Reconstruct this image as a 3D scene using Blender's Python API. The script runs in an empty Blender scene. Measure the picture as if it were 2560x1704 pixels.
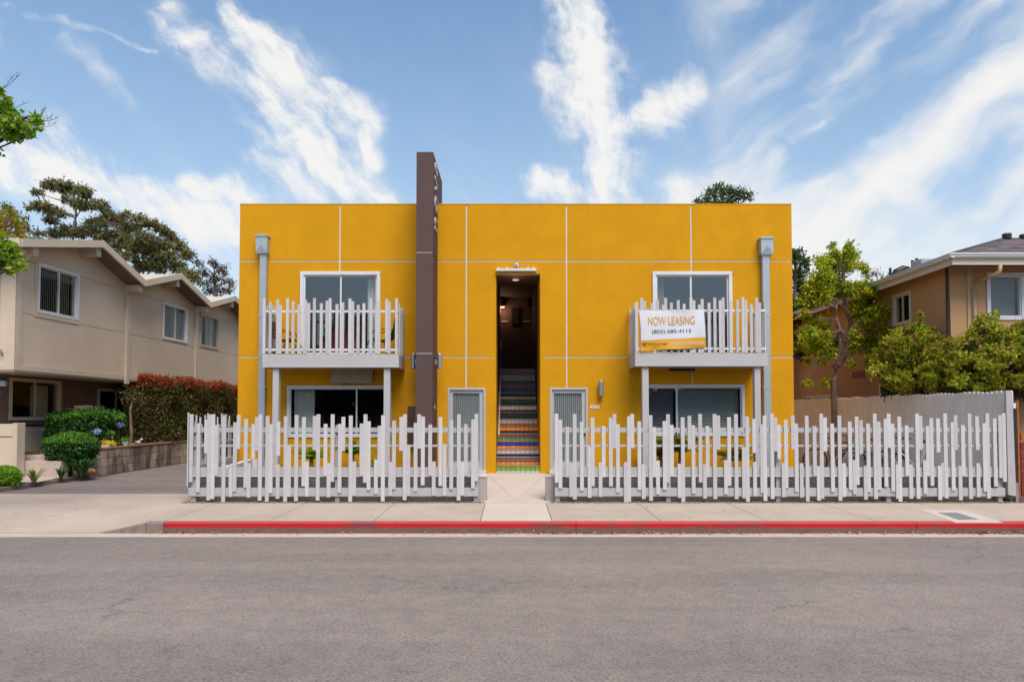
import bpy, bmesh, math, random
import numpy as np
from mathutils import Vector, Matrix

R = math.radians
PI = math.pi
random.seed(7)
rng = np.random.default_rng(11)
sc = bpy.context.scene
COL = sc.collection

# ------------------------------------------------------------------ camera
CAM_H = 1.65
PITCH = R(1.8)
FPX = 24.0 / 36.0 * 2560.0
HORIZON = 1045.0
CY = HORIZON - FPX * math.tan(PITCH)
cam_d = bpy.data.cameras.new('camera')
cam = bpy.data.objects.new('camera', cam_d)
COL.objects.link(cam)
cam.location = (0, 0, CAM_H)
cam.rotation_euler = (R(90) + PITCH, 0, 0)
cam_d.lens = 24.0
cam_d.sensor_width = 36.0
cam_d.shift_y = (CY - 852.0) / 2560.0
cam_d.clip_start = 0.1
cam_d.clip_end = 3000
sc.camera = cam
sc.cycles.use_denoising = True
sc.cycles.max_bounces = 8
sc.cycles.transparent_max_bounces = 12
sc.render.film_transparent = False
vs = sc.view_settings
vs.view_transform = 'Standard'
vs.look = 'None'
vs.exposure = 0.90
vs.gamma = 1.0
vs.use_curve_mapping = False

def ray(px, py):
    """direction (X/Y, (Z-h)/Y) that the photograph's pixel looks along"""
    dx = (px - 1280.0) / FPX
    dy = -(py - CY) / FPX
    fy = math.cos(PITCH) - math.sin(PITCH) * dy
    fz = math.sin(PITCH) + math.cos(PITCH) * dy
    return dx / fy, fz / fy

def at(px, py, Y):
    u, v = ray(px, py)
    return Vector((u * Y, Y, CAM_H + v * Y))

def X_(px, py, Y): return at(px, py, Y).x
def Z_(py, Y): return at(1280, py, Y).z

# ------------------------------------------------------------------ light
SUN_EL, SUN_AZ = R(56), R(160)      # azimuth clockwise from +Y: the veiled sun stands high behind the camera to the right
sun_d = bpy.data.lights.new('sun', 'SUN')
sun = bpy.data.objects.new('sun', sun_d)
COL.objects.link(sun)
sun_d.energy = 2.2
sun_d.angle = R(35)
sun_d.color = (1.0, 0.90, 0.78)
sd = Vector((math.sin(SUN_AZ) * math.cos(SUN_EL), math.cos(SUN_AZ) * math.cos(SUN_EL), math.sin(SUN_EL)))
sun.rotation_euler = sd.to_track_quat('Z', 'Y').to_euler()

world = bpy.data.worlds.new('World')
sc.world = world
world.use_nodes = True
wt = world.node_tree
wt.nodes.clear()

class E:
    """small expression wrapper round shader sockets"""
    nt = None
    def __init__(s, sock): s.s = sock
    @staticmethod
    def put(inp, v):
        if isinstance(v, E): E.nt.links.new(v.s, inp)
        else: inp.default_value = v
    @staticmethod
    def m(op, a, b=None, c=None, clamp=False):
        n = E.nt.nodes.new('ShaderNodeMath'); n.operation = op; n.use_clamp = clamp
        E.put(n.inputs[0], a)
        if b is not None: E.put(n.inputs[1], b)
        if c is not None: E.put(n.inputs[2], c)
        return E(n.outputs[0])
    @staticmethod
    def v(op, a, b=None, scale=None, out=0):
        n = E.nt.nodes.new('ShaderNodeVectorMath'); n.operation = op
        E.put(n.inputs[0], a)
        if b is not None: E.put(n.inputs[1], b)
        if scale is not None: E.put(n.inputs['Scale'], scale)
        return E(n.outputs[out])
    def __add__(a, b): return E.m('ADD', a, b)
    def __radd__(a, b): return E.m('ADD', a, b)
    def __sub__(a, b): return E.m('SUBTRACT', a, b)
    def __rsub__(a, b): return E.m('SUBTRACT', b, a)
    def __mul__(a, b): return E.m('MULTIPLY', a, b)
    def __rmul__(a, b): return E.m('MULTIPLY', a, b)
    def __truediv__(a, b): return E.m('DIVIDE', a, b)

def smooth(x, lo, hi):
    n = E.nt.nodes.new('ShaderNodeMapRange'); n.interpolation_type = 'SMOOTHSTEP'
    E.put(n.inputs['Value'], x)
    n.inputs['From Min'].default_value = lo; n.inputs['From Max'].default_value = hi
    return E(n.outputs['Result'])

def noise_e(vec, scale, detail=4, rough=0.5, dist=0.0, color=False):
    n = E.nt.nodes.new('ShaderNodeTexNoise')
    E.put(n.inputs['Vector'], vec)
    n.inputs['Scale'].default_value = scale
    n.inputs['Detail'].default_value = detail
    n.inputs['Roughness'].default_value = rough
    n.inputs['Distortion'].default_value = dist
    return E(n.outputs['Color' if color else 'Fac'])

def mixc(fac, a, b):
    n = E.nt.nodes.new('ShaderNodeMix'); n.data_type = 'RGBA'
    E.put(n.inputs[0], fac)
    for k, v in ((6, a), (7, b)):
        if isinstance(v, E): E.nt.links.new(v.s, n.inputs[k])
        else: n.inputs[k].default_value = (*v, 1) if len(v) == 3 else v
    return E(n.outputs[2])

E.nt = wt
sky = wt.nodes.new('ShaderNodeTexSky')
sky.sky_type = 'NISHITA'
sky.sun_disc = False
sky.sun_elevation = SUN_EL
sky.sun_rotation = SUN_AZ
sky.altitude = 0
sky.air_density = 1.0
sky.dust_density = 0.6
sky.ozone_density = 1.6
tc = wt.nodes.new('ShaderNodeTexCoord')
sep = wt.nodes.new('ShaderNodeSeparateXYZ')
wt.links.new(tc.outputs['Generated'], sep.inputs[0])
dX, dY, dZ = (E(sep.outputs[i]) for i in range(3))
yy = E.m('MAXIMUM', E.m('ABSOLUTE', dY), 0.05)
cu = dX / yy
cv = dZ / yy
comb = wt.nodes.new('ShaderNodeCombineXYZ')
E.put(comb.inputs[0], cu); E.put(comb.inputs[1], cv)
uv = E(comb.outputs[0])
gen = E(tc.outputs['Generated'])
front = smooth(dY, 0.12, 0.4)

# domain warp so that the streaks fray like cirrus
w1 = E.v('SUBTRACT', noise_e(uv, 3.2, 4, 0.6, color=True), (0.5, 0.5, 0.5))
w2 = E.v('SUBTRACT', noise_e(E.v('MULTIPLY', uv, (1.0, 1.0, 1.0)), 9.0, 4, 0.5, color=True), (0.5, 0.5, 0.5))
uvw = E.v('ADD', E.v('ADD', uv, E.v('SCALE', w1, scale=0.09)), E.v('SCALE', w2, scale=0.05))
sx = wt.nodes.new('ShaderNodeSeparateXYZ'); wt.links.new(uvw.s, sx.inputs[0])
cx2 = wt.nodes.new('ShaderNodeCombineXYZ'); wt.links.new(sx.outputs[0], cx2.inputs[0]); wt.links.new(sx.outputs[1], cx2.inputs[1])
uvw = E(cx2.outputs[0])

STREAKS = [  # polylines in the photograph's pixels: [(x, y, half width), ...], strength
    ([(560, 10, 20), (640, 110, 46), (680, 210, 84), (745, 330, 84), (850, 420, 52), (965, 510, 30)], 1.0),
    ([(400, 5, 34), (440, 80, 36), (540, 150, 40), (640, 230, 55)], 0.72),
    ([(800, 190, 10), (860, 265, 32), (925, 290, 36), (935, 390, 30)], 0.8),
    ([(480, 450, 22), (660, 505, 44)], 0.85),
    ([(620, 390, 26), (790, 505, 34)], 0.75),
    ([(-60, 395, 60), (130, 435, 60), (300, 475, 46), (470, 530, 44), (640, 590, 44)], 1.0),
    ([(150, 345, 40), (110, 400, 34)], 0.55),
    ([(180, 100, 24), (330, 260, 20)], 0.32),
    ([(20, 10, 8), (130, 45, 9), (260, 95, 8), (400, 132, 6)], 0.42),
    ([(0, 70, 24), (10, 130, 20)], 0.5),
    ([(1420, -30, 48), (1450, 100, 56), (1480, 210, 70), (1520, 330, 56), (1530, 430, 56), (1520, 520, 84)], 1.0),
    ([(1392, 185, 34), (1460, 290, 50)], 1.0),
    ([(1480, 220, 20), (1550, 160, 22)], 0.75),
    ([(1520, 320, 44), (1610, 275, 44), (1720, 210, 30)], 1.1),
    ([(1345, 462, 28), (1510, 505, 44)], 1.0),
    ([(2280, -20, 50), (2160, 110, 48), (2040, 225, 40)], 0.55),
    ([(2080, 60, 120), (1950, 160, 110)], 0.22),
    ([(2600, 170, 60), (2330, 320, 60), (2190, 430, 55)], 0.85),
    ([(2600, 300, 34), (2380, 390, 36)], 0.6),
    ([(2190, 440, 40), (2380, 590, 70)], 0.9),
    ([(2045, 305, 7), (1965, 375, 16)], 0.65),
    ([(1935, 420, 30), (1900, 505, 80), (1740, 500, 60)], 0.8),
    ([(1880, 620, 150), (2300, 640, 150)], 0.95),
    ([(2540, 40, 120), (2360, 140, 100)], 0.25),
]
mask = None
for pts, strength in STREAKS:
    m_line = None
    for (ax, ay, wa), (bx, by, wb) in zip(pts[:-1], pts[1:]):
        a = ray(ax, ay); b = ray(bx, by)
        ba = (b[0] - a[0], b[1] - a[1], 0.0)
        L2 = ba[0] ** 2 + ba[1] ** 2
        pa = E.v('SUBTRACT', uvw, (a[0], a[1], 0.0))
        h = E.m('MULTIPLY', E.v('DOT_PRODUCT', pa, ba, out=1), 1.0 / L2, clamp=True)
        d = E.v('LENGTH', E.v('SUBTRACT', pa, E.v('SCALE', ba, scale=h)), out=1)
        wid = E.m('MULTIPLY_ADD', h, (wb - wa) * 0.74 / FPX, wa * 0.74 / FPX)
        q = d / wid
        m_line = q if m_line is None else E.m('SMOOTH_MIN', m_line, q, 0.25)
    s = smooth(m_line, 3.4, 0.0) * strength
    mask = s if mask is None else E.m('SMOOTH_MAX', mask, s, 0.12)
# the strokes only bias a streaky cloud density, so their edges fray and thin out
def stretched(deg, ratio, scale, detail, rough, off=0.0):
    """noise drawn out along the direction deg"""
    c_, s_ = math.cos(R(deg)), math.sin(R(deg))
    cc = wt.nodes.new('ShaderNodeCombineXYZ')
    E.put(cc.inputs[0], E.v('DOT_PRODUCT', uvw, (c_, s_, 0.0), out=1)); E.put(cc.inputs[1], E.v('DOT_PRODUCT', uvw, (-s_ * ratio, c_ * ratio, 0.0), out=1)); cc.inputs[2].default_value = off
    return noise_e(E(cc.outputs[0]), scale, detail, rough)
leftn = stretched(-50, 3.6, 5.0, 8, 0.62)
midn = stretched(-82, 3.0, 5.0, 8, 0.62, 3.0)
rightn = stretched(36, 3.2, 3.2, 6, 0.52, 6.0)
midw = smooth(cu, -0.10, 0.02)
side_w = smooth(cu, 0.22, 0.36)
fine = (leftn * (1.0 - midw) + midn * midw) * (1.0 - side_w) + rightn * side_w
frag = stretched(-25, 1.6, 20.0, 6, 0.65, 9.0)
dens = mask * 1.42 + ((fine - 0.5) * (4.2 - side_w * 1.6) + (frag - 0.5) * (2.0 - side_w * 1.6)) * smooth(mask, 0.0, 0.6)
mask = smooth(dens, 0.12, 1.85) * 1.05
gmask = smooth(noise_e(E.v('MULTIPLY', gen, (1.6, 1.0, 3.0)), 2.2, 7, 0.6, 0.6), 0.45, 0.85) * 0.75
veil = smooth(fine, 0.36, 0.78) * (0.05 + side_w * 0.95 + smooth(cv, 0.42, 0.12) * 0.30)
mask = E.m('SUBTRACT', 1.0, (1.0 - E.m('MINIMUM', mask, 1.0)) * (1.0 - veil)) * front + gmask * (1.0 - front)
mask = E.m('MINIMUM', mask, 1.0)
hsv = wt.nodes.new('ShaderNodeHueSaturation')
hsv.inputs['Saturation'].default_value = 1.26
hsv.inputs['Hue'].default_value = 0.494
hsv.inputs['Value'].default_value = SKY_VAL if 'SKY_VAL' in globals() else 1.0
wt.links.new(sky.outputs[0], hsv.inputs['Color'])
clear = mixc(E.m('POWER', E.m('SUBTRACT', 1.0, E.m('MAXIMUM', dZ, 0.0), clamp=True), 2.5) * 0.97, E(hsv.outputs[0]), (4.0, 4.35, 4.55))
full = mixc(mask, clear, (4.85, 4.85, 4.8))
bg = wt.nodes.new('ShaderNodeBackground')
bg.inputs['Strength'].default_value = 0.10
wt.links.new(full.s, bg.inputs['Color'])
wo = wt.nodes.new('ShaderNodeOutputWorld')
wt.links.new(bg.outputs[0], wo.inputs[0])
world.cycles.sampling_method = 'MANUAL'
world.cycles.sample_map_resolution = 512

# ------------------------------------------------------------------ materials
def new_mat(name):
    m = bpy.data.materials.new(name); m.use_nodes = True
    nt = m.node_tree; nt.nodes.clear(); E.nt = nt
    out = nt.nodes.new('ShaderNodeOutputMaterial')
    b = nt.nodes.new('ShaderNodeBsdfPrincipled')
    nt.links.new(b.outputs[0], out.inputs[0])
    return m, nt, b, out

def obj_co():
    n = E.nt.nodes.new('ShaderNodeTexCoord'); return E(n.outputs['Object'])
def world_co():
    n = E.nt.nodes.new('ShaderNodeNewGeometry'); return E(n.outputs['Position'])

def bump(nt, b, h, strength, dist):
    n = nt.nodes.new('ShaderNodeBump')
    n.inputs['Strength'].default_value = strength
    n.inputs['Distance'].default_value = dist
    E.put(n.inputs['Height'], h)
    nt.links.new(n.outputs[0], b.inputs['Normal'])

def scale_c(c, k): return tuple(min(1, x * k) for x in c)

def mat(name, c, rough=0.6, var=0.12, vscale=1.2, bscale=60, bstr=0.0, bdist=0.004, metal=0.0, spec=0.4, streak=0.0, dark=None, island=0.0):
    m, nt, b, out = new_mat(name)
    co = world_co()
    f = smooth(noise_e(co, vscale, 6, 0.6), 0.25, 0.75)
    col = mixc(f, scale_c(c, 1 - var), scale_c(c, 1 + var))
    if streak:
        mp = nt.nodes.new('ShaderNodeMapping'); nt.links.new(co.s, mp.inputs[0]); mp.inputs['Scale'].default_value = (3.0, 3.0, 0.25)
        s = smooth(noise_e(E(mp.outputs[0]), 3.0, 6, 0.65), 0.5, 0.85) * streak
        col = mixc(s, col, dark or scale_c(c, 0.55))
    if island:
        g = nt.nodes.new('ShaderNodeObjectInfo')
        k = E.m('MULTIPLY_ADD', E(g.outputs['Random']), island * 2, 1 - island)
        hs = nt.nodes.new('ShaderNodeHueSaturation'); nt.links.new(col.s, hs.inputs['Color']); E.put(hs.inputs['Value'], k)
        col = E(hs.outputs[0])
    nt.links.new(col.s, b.inputs['Base Color'])
    b.inputs['Roughness'].default_value = rough
    b.inputs['Metallic'].default_value = metal
    b.inputs['Specular IOR Level'].default_value = spec
    if bstr: bump(nt, b, noise_e(co, bscale, 4, 0.6), bstr, bdist)
    return m

def leaf_mat(name, cols, trans=0.35, rough=0.5):
    m, nt, b, out = new_mat(name)
    g = nt.nodes.new('ShaderNodeNewGeometry')
    r = nt.nodes.new('ShaderNodeValToRGB')
    nt.links.new(g.outputs['Random Per Island'], r.inputs[0])
    el = r.color_ramp.elements
    while len(el) < len(cols): el.new(0.5)
    for i, c in enumerate(cols):
        el[i].position = i / (len(cols) - 1); el[i].color = (*c, 1)
    nt.links.new(r.outputs[0], b.inputs['Base Color'])
    b.inputs['Roughness'].default_value = rough
    b.inputs['Specular IOR Level'].default_value = 0.3
    t = nt.nodes.new('ShaderNodeBsdfTranslucent'); nt.links.new(r.outputs[0], t.inputs[0])
    mx = nt.nodes.new('ShaderNodeMixShader'); mx.inputs[0].default_value = trans
    nt.links.new(b.outputs[0], mx.inputs[1]); nt.links.new(t.outputs[0], mx.inputs[2])
    nt.links.new(mx.outputs[0], out.inputs[0])
    return m

def glass_mat(name, refl, tint=(0.85, 0.9, 0.88)):
    m, nt, b, out = new_mat(name)
    nt.nodes.remove(b)
    tr = nt.nodes.new('ShaderNodeBsdfTransparent'); tr.inputs[0].default_value = (*tint, 1)
    gl = nt.nodes.new('ShaderNodeBsdfGlossy'); gl.inputs['Roughness'].default_value = 0.015
    gl.inputs[0].default_value = (0.95, 0.98, 1, 1)
    lw = nt.nodes.new('ShaderNodeLayerWeight'); lw.inputs[0].default_value = 0.5
    f = E.m('MULTIPLY_ADD', E.m('POWER', E(lw.outputs['Facing']), 4.0), 0.5, refl, clamp=True)
    mx = nt.nodes.new('ShaderNodeMixShader'); nt.links.new(f.s, mx.inputs[0])
    nt.links.new(tr.outputs[0], mx.inputs[1]); nt.links.new(gl.outputs[0], mx.inputs[2])
    nt.links.new(mx.outputs[0], out.inputs[0])
    bp = nt.nodes.new('ShaderNodeBump'); bp.inputs['Strength'].default_value = 0.05; bp.inputs['Distance'].default_value = 0.02
    E.put(bp.inputs['Height'], noise_e(world_co(), 1.4, 1, 0.4)); nt.links.new(bp.outputs[0], gl.inputs['Normal'])
    return m

M = {}
M['yellow'] = mat('yellow_stucco', (0.60, 0.285, 0.008), 0.85, 0.055, 1.6, 60, 0.8, 0.006, spec=0.12, streak=0.16, dark=(0.45, 0.22, 0.006))
M['joint'] = mat('white_joint', (0.62, 0.60, 0.56), 0.7, 0.05)
M['brown'] = mat('brown_stucco', (0.105, 0.068, 0.063), 0.8, 0.08, 1.0, 90, 0.3, 0.003, spec=0.15, streak=0.12)
M['alcove'] = mat('brown_paint_and_shade', (0.10, 0.06, 0.05), 0.8, 0.05)  # carries the stairwell's shade in its colour; also the right house's soffit brown
M['white'] = mat('white_paint', (0.66, 0.65, 0.67), 0.5, 0.05, 3.0)
M['picket'] = mat('white_picket_paint', (0.515, 0.50, 0.505), 0.55, 0.05, 6.0, 40, 0.15, 0.002, streak=0.32, dark=(0.33, 0.30, 0.29), island=0.10)
M['rail'] = mat('pale_grey_paint', (0.41, 0.395, 0.40), 0.55, 0.05, 5.0, streak=0.15)
M['balcony'] = mat('balcony_grey_paint', (0.46, 0.445, 0.445), 0.6, 0.04, 2.0, streak=0.10)
M['door'] = mat('grey_door_paint', (0.44, 0.42, 0.41), 0.5, 0.04)
M['lowwall'] = mat('grey_wall_paint', (0.36, 0.33, 0.325), 0.8, 0.1, 1.5, 40, 0.2, streak=0.3)
M['galv'] = mat('painted_gutter_metal', (0.42, 0.46, 0.50), 0.35, 0.06, 2.0, metal=0.35)
M['steel'] = mat('brushed_steel', (0.42, 0.42, 0.44), 0.35, 0.05, metal=0.8)
M['black'] = mat('black_metal', (0.02, 0.02, 0.022), 0.5, 0.1)
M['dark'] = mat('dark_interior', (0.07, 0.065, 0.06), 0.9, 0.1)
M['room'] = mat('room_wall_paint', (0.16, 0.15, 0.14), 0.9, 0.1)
M['red_cloth'] = mat('red_cloth', (0.30, 0.03, 0.02), 0.9, 0.15)
M['curtain'] = mat('pale_curtain', (0.62, 0.62, 0.58), 0.9, 0.08)
M['blind'] = mat('blind_slat', (0.66, 0.66, 0.62), 0.5, 0.05)
M['blind_green'] = mat('vertical_blind', (0.36, 0.40, 0.33), 0.6, 0.08)
M['blind_grey'] = mat('grey_blind', (0.27, 0.25, 0.27), 0.6, 0.08)
M['screen_panel'] = mat('frosted_panel', (0.40, 0.46, 0.46), 0.4, 0.08)
M['glass'] = glass_mat('window_glass', 0.13)
M['glass_dark'] = glass_mat('tinted_glass', 0.055, (0.85, 0.9, 0.9))
M['glass_side'] = glass_mat('matt_insect_screen_glass', 0.012, (0.75, 0.79, 0.74))
M['beige'] = mat('beige_stucco', (0.60, 0.485, 0.37), 0.85, 0.05, 1.0, 60, 0.3, 0.004, spec=0.15, streak=0.08)
M['beige_trim'] = mat('beige_trim', (0.55, 0.46, 0.35), 0.7, 0.06, 2.0)
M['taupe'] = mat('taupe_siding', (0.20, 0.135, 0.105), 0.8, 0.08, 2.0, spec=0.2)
M['groove'] = mat('dark_groove', (0.05, 0.035, 0.028), 0.9, 0.1)
M['terracotta_wall'] = mat('tan_stucco', (0.49, 0.28, 0.145), 0.85, 0.07, 0.8, 60, 0.3, 0.004, spec=0.15, streak=0.08)
M['cream'] = mat('cream_trim', (0.62, 0.55, 0.44), 0.6, 0.05)
M['tan_pipe'] = mat('tan_downspout', (0.50, 0.33, 0.20), 0.5, 0.08)
M['whitefence'] = mat('fence_board_paint', (0.78, 0.73, 0.68), 0.7, 0.06, 3.0, streak=0.25, dark=(0.45, 0.40, 0.36), island=0.03)
M['shingle'] = None
M['concrete_light'] = mat('light_concrete', (0.53, 0.455, 0.385), 0.85, 0.06, 1.2, 50, 0.2, 0.003, spec=0.2)
M['concrete_step'] = mat('step_concrete', (0.45, 0.37, 0.31), 0.85, 0.10, 2.0, 50, 0.2, 0.003, spec=0.2)
M['kerb_grey'] = mat('kerb_concrete', (0.22, 0.17, 0.15), 0.9, 0.2, 6.0, 60, 0.3, 0.004, spec=0.2)
M['soil'] = mat('soil', (0.13, 0.09, 0.065), 0.95, 0.3, 6.0, 30, 0.5, 0.02, spec=0.1)
M['block'] = mat('concrete_block', (0.36, 0.29, 0.23), 0.9, 0.22, 2.0, 50, 0.4, 0.005, spec=0.15, streak=1.0, dark=(0.06, 0.05, 0.045), island=0.14)
def block_mat():
    m, nt, b, out = new_mat('stained_block')
    co = world_co()
    g = nt.nodes.new('ShaderNodeObjectInfo')
    hs = nt.nodes.new('ShaderNodeHueSaturation'); E.put(hs.inputs['Value'], E.m('MULTIPLY_ADD', E(g.outputs['Random']), 0.45, 0.78))
    nt.links.new(mixc(noise_e(co, 4, 5, 0.6), (0.30, 0.235, 0.185), (0.46, 0.38, 0.30)).s, hs.inputs['Color'])
    mp = nt.nodes.new('ShaderNodeMapping'); nt.links.new(co.s, mp.inputs[0]); mp.inputs['Scale'].default_value = (1.0, 1.0, 0.28)
    st = smooth(noise_e(E(mp.outputs[0]), 1.5, 5, 0.62, 0.6), 0.46, 0.60) * 0.85
    nt.links.new(mixc(st, E(hs.outputs[0]), (0.055, 0.045, 0.045)).s, b.inputs['Base Color'])
    b.inputs['Roughness'].default_value = 0.9; bump(nt, b, noise_e(co, 50, 4, 0.6), 0.5, 0.006)
    return m
M['block'] = block_mat()
M['cap'] = mat('brick_cap', (0.26, 0.15, 0.11), 0.85, 0.15, 5.0, 40, 0.3)
M['grout'] = mat('dark_grout', (0.045, 0.03, 0.025), 0.95, 0.15, 5.0)
M['mortar'] = mat('mortar', (0.17, 0.14, 0.12), 0.95, 0.15, 5.0)
M['bark'] = mat('bark', (0.20, 0.135, 0.10), 0.9, 0.25, 8.0, 30, 0.6, 0.01, spec=0.1)
M['bark_grey'] = mat('pale_bark', (0.27, 0.235, 0.20), 0.9, 0.2, 3.0, 20, 0.4, 0.02, spec=0.1)
M['bark_dark'] = mat('twig_bark', (0.055, 0.035, 0.028), 0.9, 0.2, 8.0, spec=0.1)
M['rock'] = mat('orange_rock', (0.36, 0.19, 0.09), 0.9, 0.4, 9.0, 20, 0.6, 0.02, spec=0.1)
M['rust'] = mat('rust_orange', (0.35, 0.10, 0.03), 0.8, 0.2, 6.0)
M['redwood'] = mat('red_brown_boards', (0.17, 0.035, 0.022), 0.8, 0.2, 5.0)
M['banner_white'] = mat('banner_vinyl', (0.66, 0.67, 0.71), 0.45, 0.03, 5.0)
M['banner_orange'] = mat('banner_orange', (0.72, 0.34, 0.02), 0.45, 0.06, 5.0)
M['ink_orange'] = mat('orange_ink', (0.70, 0.33, 0.02), 0.5, 0.03)
M['ink_dark'] = mat('dark_ink', (0.035, 0.03, 0.04), 0.5, 0.03)
M['ink_brown'] = mat('brown_ink', (0.13, 0.05, 0.01), 0.5, 0.03)
M['ink_white'] = mat('white_ink', (0.75, 0.70, 0.58), 0.5, 0.03)
M['letter'] = mat('sign_letter', (0.38, 0.36, 0.35), 0.4, 0.03)
M['hood'] = mat('weathered_hood', (0.34, 0.27, 0.21), 0.6, 0.12, 6.0, streak=0.6)
for k, c in dict(blue=(0.015, 0.05, 0.38), navy=(0.008, 0.012, 0.09), green=(0.16, 0.34, 0.03), dkgreen=(0.03, 0.09, 0.02), teal=(0.004, 0.045, 0.05), black=(0.012, 0.012, 0.015),
                 orange=(0.80, 0.26, 0.02), terra=(0.42, 0.12, 0.04), cream=(0.74, 0.65, 0.56), tan=(0.33, 0.19, 0.11)).items():
    M['tile_' + k] = mat('tile_' + k, c, 0.3, 0.12, 9.0, spec=0.6, island=0.12)

def ornate_tile(name, bgc, c1, c2, sc_):
    m, nt, b, out = new_mat(name)
    co = world_co()
    sp = nt.nodes.new('ShaderNodeSeparateXYZ'); nt.links.new(co.s, sp.inputs[0])
    x = E(sp.outputs[0]); z = E(sp.outputs[2])
    k = 2 * PI / 0.105
    a = E.m('SINE', x * (k * sc_)) * E.m('SINE', z * (k * sc_ * 1.1)) + E.m('COSINE', (x + z) * (k * 0.5 * sc_)) * 0.5
    n = noise_e(co, 70, 2, 0.5)
    f1 = smooth(a + n * 0.6, 0.35, 0.5); f2 = smooth(a + n * 0.6, -0.15, -0.3)
    col = mixc(f2, mixc(f1, bgc, c1), c2)
    nt.links.new(col.s, b.inputs['Base Color']); b.inputs['Roughness'].default_value = 0.2
    return m
M['tile_ornate'] = ornate_tile('ornate_white_tile', (0.76, 0.70, 0.66), (0.26, 0.24, 0.30), (0.52, 0.45, 0.42), 3)
M['tile_pattern'] = ornate_tile('ornate_blue_tile', (0.42, 0.24, 0.09), (0.03, 0.035, 0.16), (0.13, 0.06, 0.04), 2)

def asphalt(name, c, speck=1.0):
    m, nt, b, out = new_mat(name)
    co = world_co()
    big = smooth(noise_e(co, 0.35, 4, 0.55), 0.3, 0.7)
    mp = nt.nodes.new('ShaderNodeMapping'); nt.links.new(co.s, mp.inputs[0]); mp.inputs['Scale'].default_value = (0.10, 1.0, 1.0)
    lane = smooth(noise_e(E(mp.outputs[0]), 1.1, 4, 0.6), 0.3, 0.7)
    mid = noise_e(co, 5, 7, 0.75)
    fine = noise_e(co, 75, 3, 0.75)
    vo = nt.nodes.new('ShaderNodeTexVoronoi'); nt.links.new(co.s, vo.inputs['Vector']); vo.inputs['Scale'].default_value = 42
    base = mixc(big * 0.45 + lane * 0.55, scale_c(c, 0.80), scale_c(c, 1.13))
    k = E.m('MULTIPLY_ADD', mid, 0.7, 0.65)
    k = k * E.m('MULTIPLY_ADD', fine, 1.5 * speck, 1 - 0.75 * speck)
    k = k * E.m('MULTIPLY_ADD', E(vo.outputs['Distance']), -0.5 * speck, 1.0 + 0.2 * speck)
    hs = nt.nodes.new('ShaderNodeHueSaturation'); nt.links.new(base.s, hs.inputs['Color']); E.put(hs.inputs['Value'], k)
    # pale chips and dark stains
    chip = smooth(noise_e(co, 30, 2, 0.5), 0.76, 0.80) * 0.5
    stain = smooth(noise_e(co, 1.6, 4, 0.7), 0.64, 0.8) * 0.16
    cv_ = nt.nodes.new('ShaderNodeTexVoronoi'); cv_.feature = 'DISTANCE_TO_EDGE'; cv_.inputs['Scale'].default_value = 0.42
    wv = E.v('ADD', co, E.v('SCALE', E.v('SUBTRACT', noise_e(co, 1.7, 6, 0.7, color=True), (0.5, 0.5, 0.5)), scale=0.9))
    nt.links.new(wv.s, cv_.inputs['Vector'])
    crack = smooth(E(cv_.outputs['Distance']), 0.008, 0.0) * smooth(noise_e(co, 0.5, 3, 0.5), 0.52, 0.62) * 0.55
    col = mixc(crack, mixc(stain, mixc(chip, E(hs.outputs[0]), (0.45, 0.40, 0.37)), (0.06, 0.05, 0.05)), (0.04, 0.035, 0.03))
    nt.links.new(col.s, b.inputs['Base Color'])
    b.inputs['Roughness'].default_value = 0.85; b.inputs['Specular IOR Level'].default_value = 0.25
    bump(nt, b, fine + E(vo.outputs['Distance']) * 0.6, 0.5, 0.006)
    return m
M['asphalt'] = asphalt('asphalt', (0.255, 0.213, 0.185))
M['asphalt_drive'] = asphalt('driveway_asphalt', (0.22, 0.18, 0.165), 0.9)

def paving(name, c, c_dark):
    m, nt, b, out = new_mat(name)
    co = world_co()
    big = smooth(noise_e(co, 0.8, 6, 0.65), 0.25, 0.75)
    col = mixc(big, scale_c(c, 0.88), scale_c(c, 1.08))
    st = smooth(noise_e(co, 2.6, 7, 0.7), 0.60, 0.78) * 0.45
    sp = smooth(noise_e(co, 26, 3, 0.6), 0.70, 0.78) * 0.5
    col = mixc(sp, mixc(st, col, c_dark), scale_c(c_dark, 0.5))
    nt.links.new(col.s, b.inputs['Base Color'])
    b.inputs['Roughness'].default_value = 0.9; b.inputs['Specular IOR Level'].default_value = 0.2
    bump(nt, b, noise_e(co, 70, 4, 0.7), 0.35, 0.004)
    return m
M['pavement'] = paving('sidewalk_concrete', (0.44, 0.355, 0.285), (0.24, 0.18, 0.14))
M['gutter'] = paving('gutter_concrete', (0.50, 0.42, 0.35), (0.22, 0.16, 0.12))

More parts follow.
